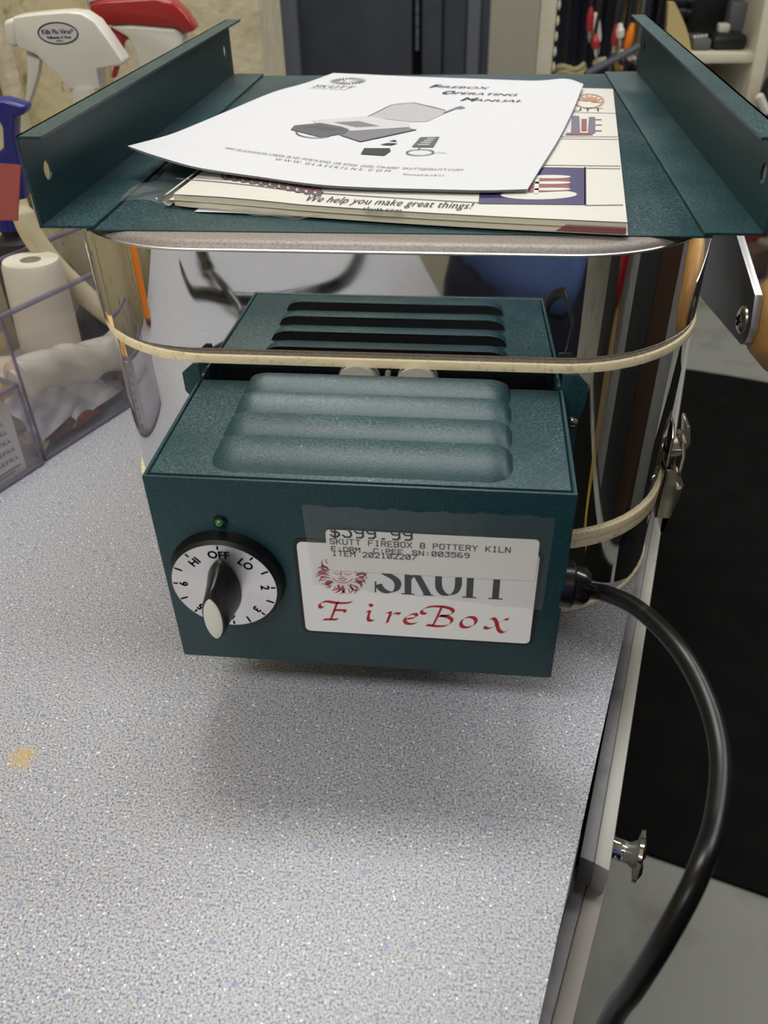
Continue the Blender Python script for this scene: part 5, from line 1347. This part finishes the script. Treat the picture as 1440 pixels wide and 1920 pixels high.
# ------------------------------------------------------------------ seen only in the steel: loose cord, tool and the photographer
lcA = catmull([(-.36, -.40, .0065), (-.3000, -.352, .0065), (-.255, -.345, .0065), (-.22, -.335, .0065), (-.16, -.345, .0065), (-.10, -.40, .0065), (-.09, -.55, .0065)], 8)
tag(MB().tube(lcA, .0062, 10).build('loose_cable', BLACKGLOSS, origin=lcA[0], smooth=True), 'thick black cable lying on the worktop, mirrored in the kiln lid', 'cable')
lcB = catmull([(-.300, -.455, .0088), (-.275, -.405, .0090), (-.250, -.360, .0190), (-.225, -.325, .0190), (-.200, -.295, .0060), (-.195, -.25, .0040), (-.22, -.2, .004)], 8)
fc = MB().tube(lcB, [.0085] * 9 + [.0042] * (len(lcB) - 9), 10).build('frayed_cord', BLACKGLOSS, origin=lcB[0], smooth=True)
tag(fc, 'black cord end with a stubby plug, mirrored in the kiln lid', 'cord')
tool = empty('screwdriver', (-.500, -.075, 0), 'orange handled black tool standing by the board wall, mirrored in the lid', 'tool')
MB().lathe((-.500, -.075, .0005), (-.04, -.02, 1), [(.010, 0), (.024, .01), (.026, .06), (.018, .10), (.010, .11)], 16).build('handle', ORC, tool, smooth=True)
MB().lathe((-.500, -.075, .105), (-.04, -.02, 1), [(.016, 0), (.026, .02), (.030, .08), (.022, .15), (.010, .20)], 16).build('shaft', BLACK, tool, smooth=True)

tc_ = empty('added_cabinet', (1.55, -.35, FLOOR_Z), 'dark grey steel tool cabinet across the aisle, added to darken the kiln reflection', 'cabinet')  # unseen cabinet, added for darker reflections in the steel
STEELG = mat('dark grey cabinet steel', rgb(52, 53, 56), .5)
MB().box((1.55, -.35, FLOOR_Z + .95), (.45, 2.3, 1.9)).build('body', STEELG, tc_, bevel=.006)
for k in range(5):
    d_ = MB().box((1.318, -1.26 + .455 * k, FLOOR_Z + .95), (.018, .44, 1.82)).build('cabinet_door', [STEELG, CABG, STEELG, mat('brown cabinet door', rgb(70, 52, 40), .5), CABG][k], tc_, bevel=.003)
    MB().box((1.302, -1.10 + .455 * k, FLOOR_Z + 1.0), (.014, .016, .12)).build('door_handle', CHROME, d_, bevel=.002)
cb_ = empty('cord_bundle', (1.17, -.86, FLOOR_Z), 'red cloth bag with yellow cords hanging by the tool cabinet, mirrored in the kiln', 'bag')
MB().lathe((1.17, -.86, .02), (0, 0, -1), [(.02, 0), (.075, .04), (.095, .20), (.085, .33), (.03, .42)], 20).build('bag', REDP, cb_, smooth=True)
YC = mat('yellow cord', rgb(196, 156, 64), .5)
for k in range(4):
    MB().tube(catmull([(1.17, -.88 + .015 * k, -.39), (1.19, -.93 + .045 * k, -.60), (1.20, -.91 + .035 * k, -.80), (1.17 - .02 * k, -.86 + .045 * k, FLOOR_Z + .02), (1.06, -.70 + .045 * k, FLOOR_Z + .016)], 8), .0065, 8).build('strand', YC, cb_, smooth=True)
m2p = [(.62, -1.5), (1.25, -1.5), (1.25, .12), (.62, .28)]
tag(MB().loft([[(x_, y_, FLOOR_Z + .0005) for x_, y_ in m2p], [(x_, y_, FLOOR_Z + .009) for x_, y_ in m2p]], True, True, True).build('floor_mat', MATM, origin=(.9, -.6, FLOOR_Z)), 'second black rubber mat, added in front of the tool cabinet for dark reflections', 'mat')  # unseen mat, added so the floor mirrors darker in the steel
def skin_obj(name, verts, edges, radii, m, parent=None, root=0, sub=2, origin=None):
    me = bpy.data.meshes.new(name); me.from_pydata([tuple(v) for v in verts], edges, [])
    o = bpy.data.objects.new(name, me); COL.objects.link(o); me.materials.append(m)
    md = o.modifiers.new('skin', 'SKIN'); md.use_smooth_shade = True
    for i, r in enumerate(radii):
        sv = me.skin_vertices[0].data[i]; sv.radius = (r, r) if not isinstance(r, tuple) else r; sv.use_root = (i == root)
    sb = o.modifiers.new('sub', 'SUBSURF'); sb.levels = sub; sb.render_levels = sub
    dg = bpy.context.evaluated_depsgraph_get(); dg.update()
    nm = bpy.data.meshes.new_from_object(o.evaluated_get(dg)); o.modifiers.clear(); o.data = nm
    bpy.data.meshes.remove(me)
    nm.polygons.foreach_set('use_smooth', [True] * len(nm.polygons))
    if parent is not None: set_parent(o, parent)
    return o
SKIN = mat('skin', rgb(196, 150, 124), .5); SHIRT = mat('blue cotton shirt', rgb(104, 130, 192), .85, noise=(12, rgb(88, 112, 172), .4, .7)); TROUS = mat('dark navy trousers', rgb(24, 26, 42), .85); HAIR = mat('dark brown hair', rgb(44, 32, 26), .6)
PX_, PY_ = .185, -.585
fz = FLOOR_Z
person = empty('person', (PX_, PY_, fz), 'person in a blue shirt and navy trousers, mirrored in the kiln lid', 'person')
def pv(x_, y_, z_): return (PX_ + x_, PY_ + y_, fz + z_)
V = []; E = []; RR = []
def chain(start, pts):
    last = start
    for (p, r) in pts:
        V.append(pv(*p)); RR.append(r)
        if last is not None: E.append((last, len(V) - 1))
        last = len(V) - 1
    return last
chain(None, [((0, 0, .93), .09)])
neck_i = chain(0, [((0, .01, 1.10), .085), ((0, .0, 1.26), .085), ((0, -.01, 1.38), .07), ((0, 0, 1.46), .055)])
chain(neck_i, [((0, .015, 1.53), .068), ((0, .02, 1.60), .085), ((0, .01, 1.68), .080), ((0, .0, 1.72), .05)])
sh_i = 3
for s_ in (-1, 1):
    chain(0, [((s_ * .09, 0, .82), .065), ((s_ * .10, .01, .48), .05), ((s_ * .105, -.015, .28), .052), ((s_ * .11, -.02, .08), .040), ((s_ * .115, .05, .04), .038), ((s_ * .12, .12, .028), .028)])
    e_i = chain(3, [((s_ * .165, -.01, 1.385), .055), ((s_ * .205, .02, 1.27), .046), ((s_ * .220, .07, 1.13), .038), ((s_ * .165 - .055, .16, 1.17), .034), ((s_ * .100 - .105, .225, 1.215), .026)])
    p_i = chain(e_i, [((s_ * .066 - .135, .262, 1.243), (.026, .018))])
    for fi in range(4):                                              # fingers close round the edge of the phone
        zf = 1.262 - .017 * fi
        chain(p_i, [((s_ * .060 - .136, .286, zf), .0092), ((s_ * .050 - .137, .303, zf + .006), .0085), ((s_ * .036 - .138, .306, zf + .012), .0072)])
    chain(p_i, [((s_ * .052 - .136, .268, 1.278), .0100), ((s_ * .034 - .138, .274, 1.285), .0085)])
bodyo = skin_obj('body', V, E, RR, SKIN, person)
V = []; E = []; RR = []
chain(None, [((0, 0, .775), (.182, .142))])
c_i = chain(0, [((0, .015, 1.00), (.180, .138)), ((0, .012, 1.14), (.175, .132)), ((0, .0, 1.28), (.175, .122)), ((0, -.01, 1.38), (.135, .095)), ((0, 0, 1.43), .066)])
for s_ in (-1, 1): chain(4, [((s_ * .165, -.01, 1.385), .070), ((s_ * .205, .02, 1.27), .062), ((s_ * .216, .052, 1.18), .056)])
skin_obj('shirt', V, E, RR, SHIRT, person)
V = []; E = []; RR = []
chain(None, [((0, 0, .96), (.166, .120))])
chain(0, [((0, 0, .86), (.160, .118))])
for s_ in (-1, 1): chain(1, [((s_ * .09, 0, .76), .098), ((s_ * .10, .01, .48), .076), ((s_ * .105, -.015, .28), .068), ((s_ * .11, -.02, .08), .060)])
skin_obj('trousers', V, E, RR, TROUS, person)
hb_ = MB()
def hairf(u, v):
    a = u * 6.2832; t_ = v * math.pi * .55
    r_ = .094; return pv(r_ * math.sin(t_) * math.cos(a), .005 + r_ * 1.08 * math.sin(t_) * math.sin(a) - .012, 1.655 + r_ * 1.05 * math.cos(t_))
MB().grid(hairf, 28, 12).build('hair', HAIR, person, smooth=True)
EYE = mat('eye white', rgb(230, 228, 222), .2)
for s_ in (-1, 1):
    MB().lathe(pv(s_ * .032, .088, 1.625), (0, 1, 0), [(.013, 0), (.011, .005), (.005, .009)], 14).build('eye', EYE, person, smooth=True)
    MB().lathe(pv(s_ * .032, .0955, 1.625), (0, 1, 0), [(.0055, 0), (.003, .0022)], 12).build('iris', BLACK, person, smooth=True)
    MB().lathe(pv(s_ * .080, .012, 1.61), (s_, 0, 0), [(.018, 0), (.022, .006), (.014, .012)], 14).build('ear', SKIN, person, smooth=True)
    sh0 = pv(s_ * .117, .06, .0)
    MB().loft([[pv(s_ * .117 + .048 * math.cos(t_ / 20 * 6.283) * k_, .045 + .135 * math.sin(t_ / 20 * 6.283) * k_, z_) for t_ in range(20)] for z_, k_ in ((.0005, .96), (.012, 1.0), (.04, .96), (.075, .72))], True, True, True).build('shoe', BLACK, person, smooth=True, angle=50)
MB().lathe(pv(0, .088, 1.600), (0, .25, -1), [(.006, -.030), (.011, -.005), (.015, .004), (.009, .011)], 12).build('nose', SKIN, person, smooth=True)
MB().lathe(pv(0, .093, 1.556), (1, 0, 0), [(.002, -.024), (.007, -.008), (.007, .008), (.002, .024)], 10).build('lips', mat('lips', rgb(160, 96, 88), .5), person, smooth=True)

# the phone the picture is taken with, right behind the lens
ph = CAM - FW * .012 - UP * .045
phm = MB().box((0, 0, 0), (.072, .148, .008)).build('phone', BLACKGLOSS, None, bevel=.003)
phm.matrix_world = Matrix.Translation(ph) @ m3.to_4x4()
tag(phm, 'black phone held up over the edge of the worktop', 'phone')
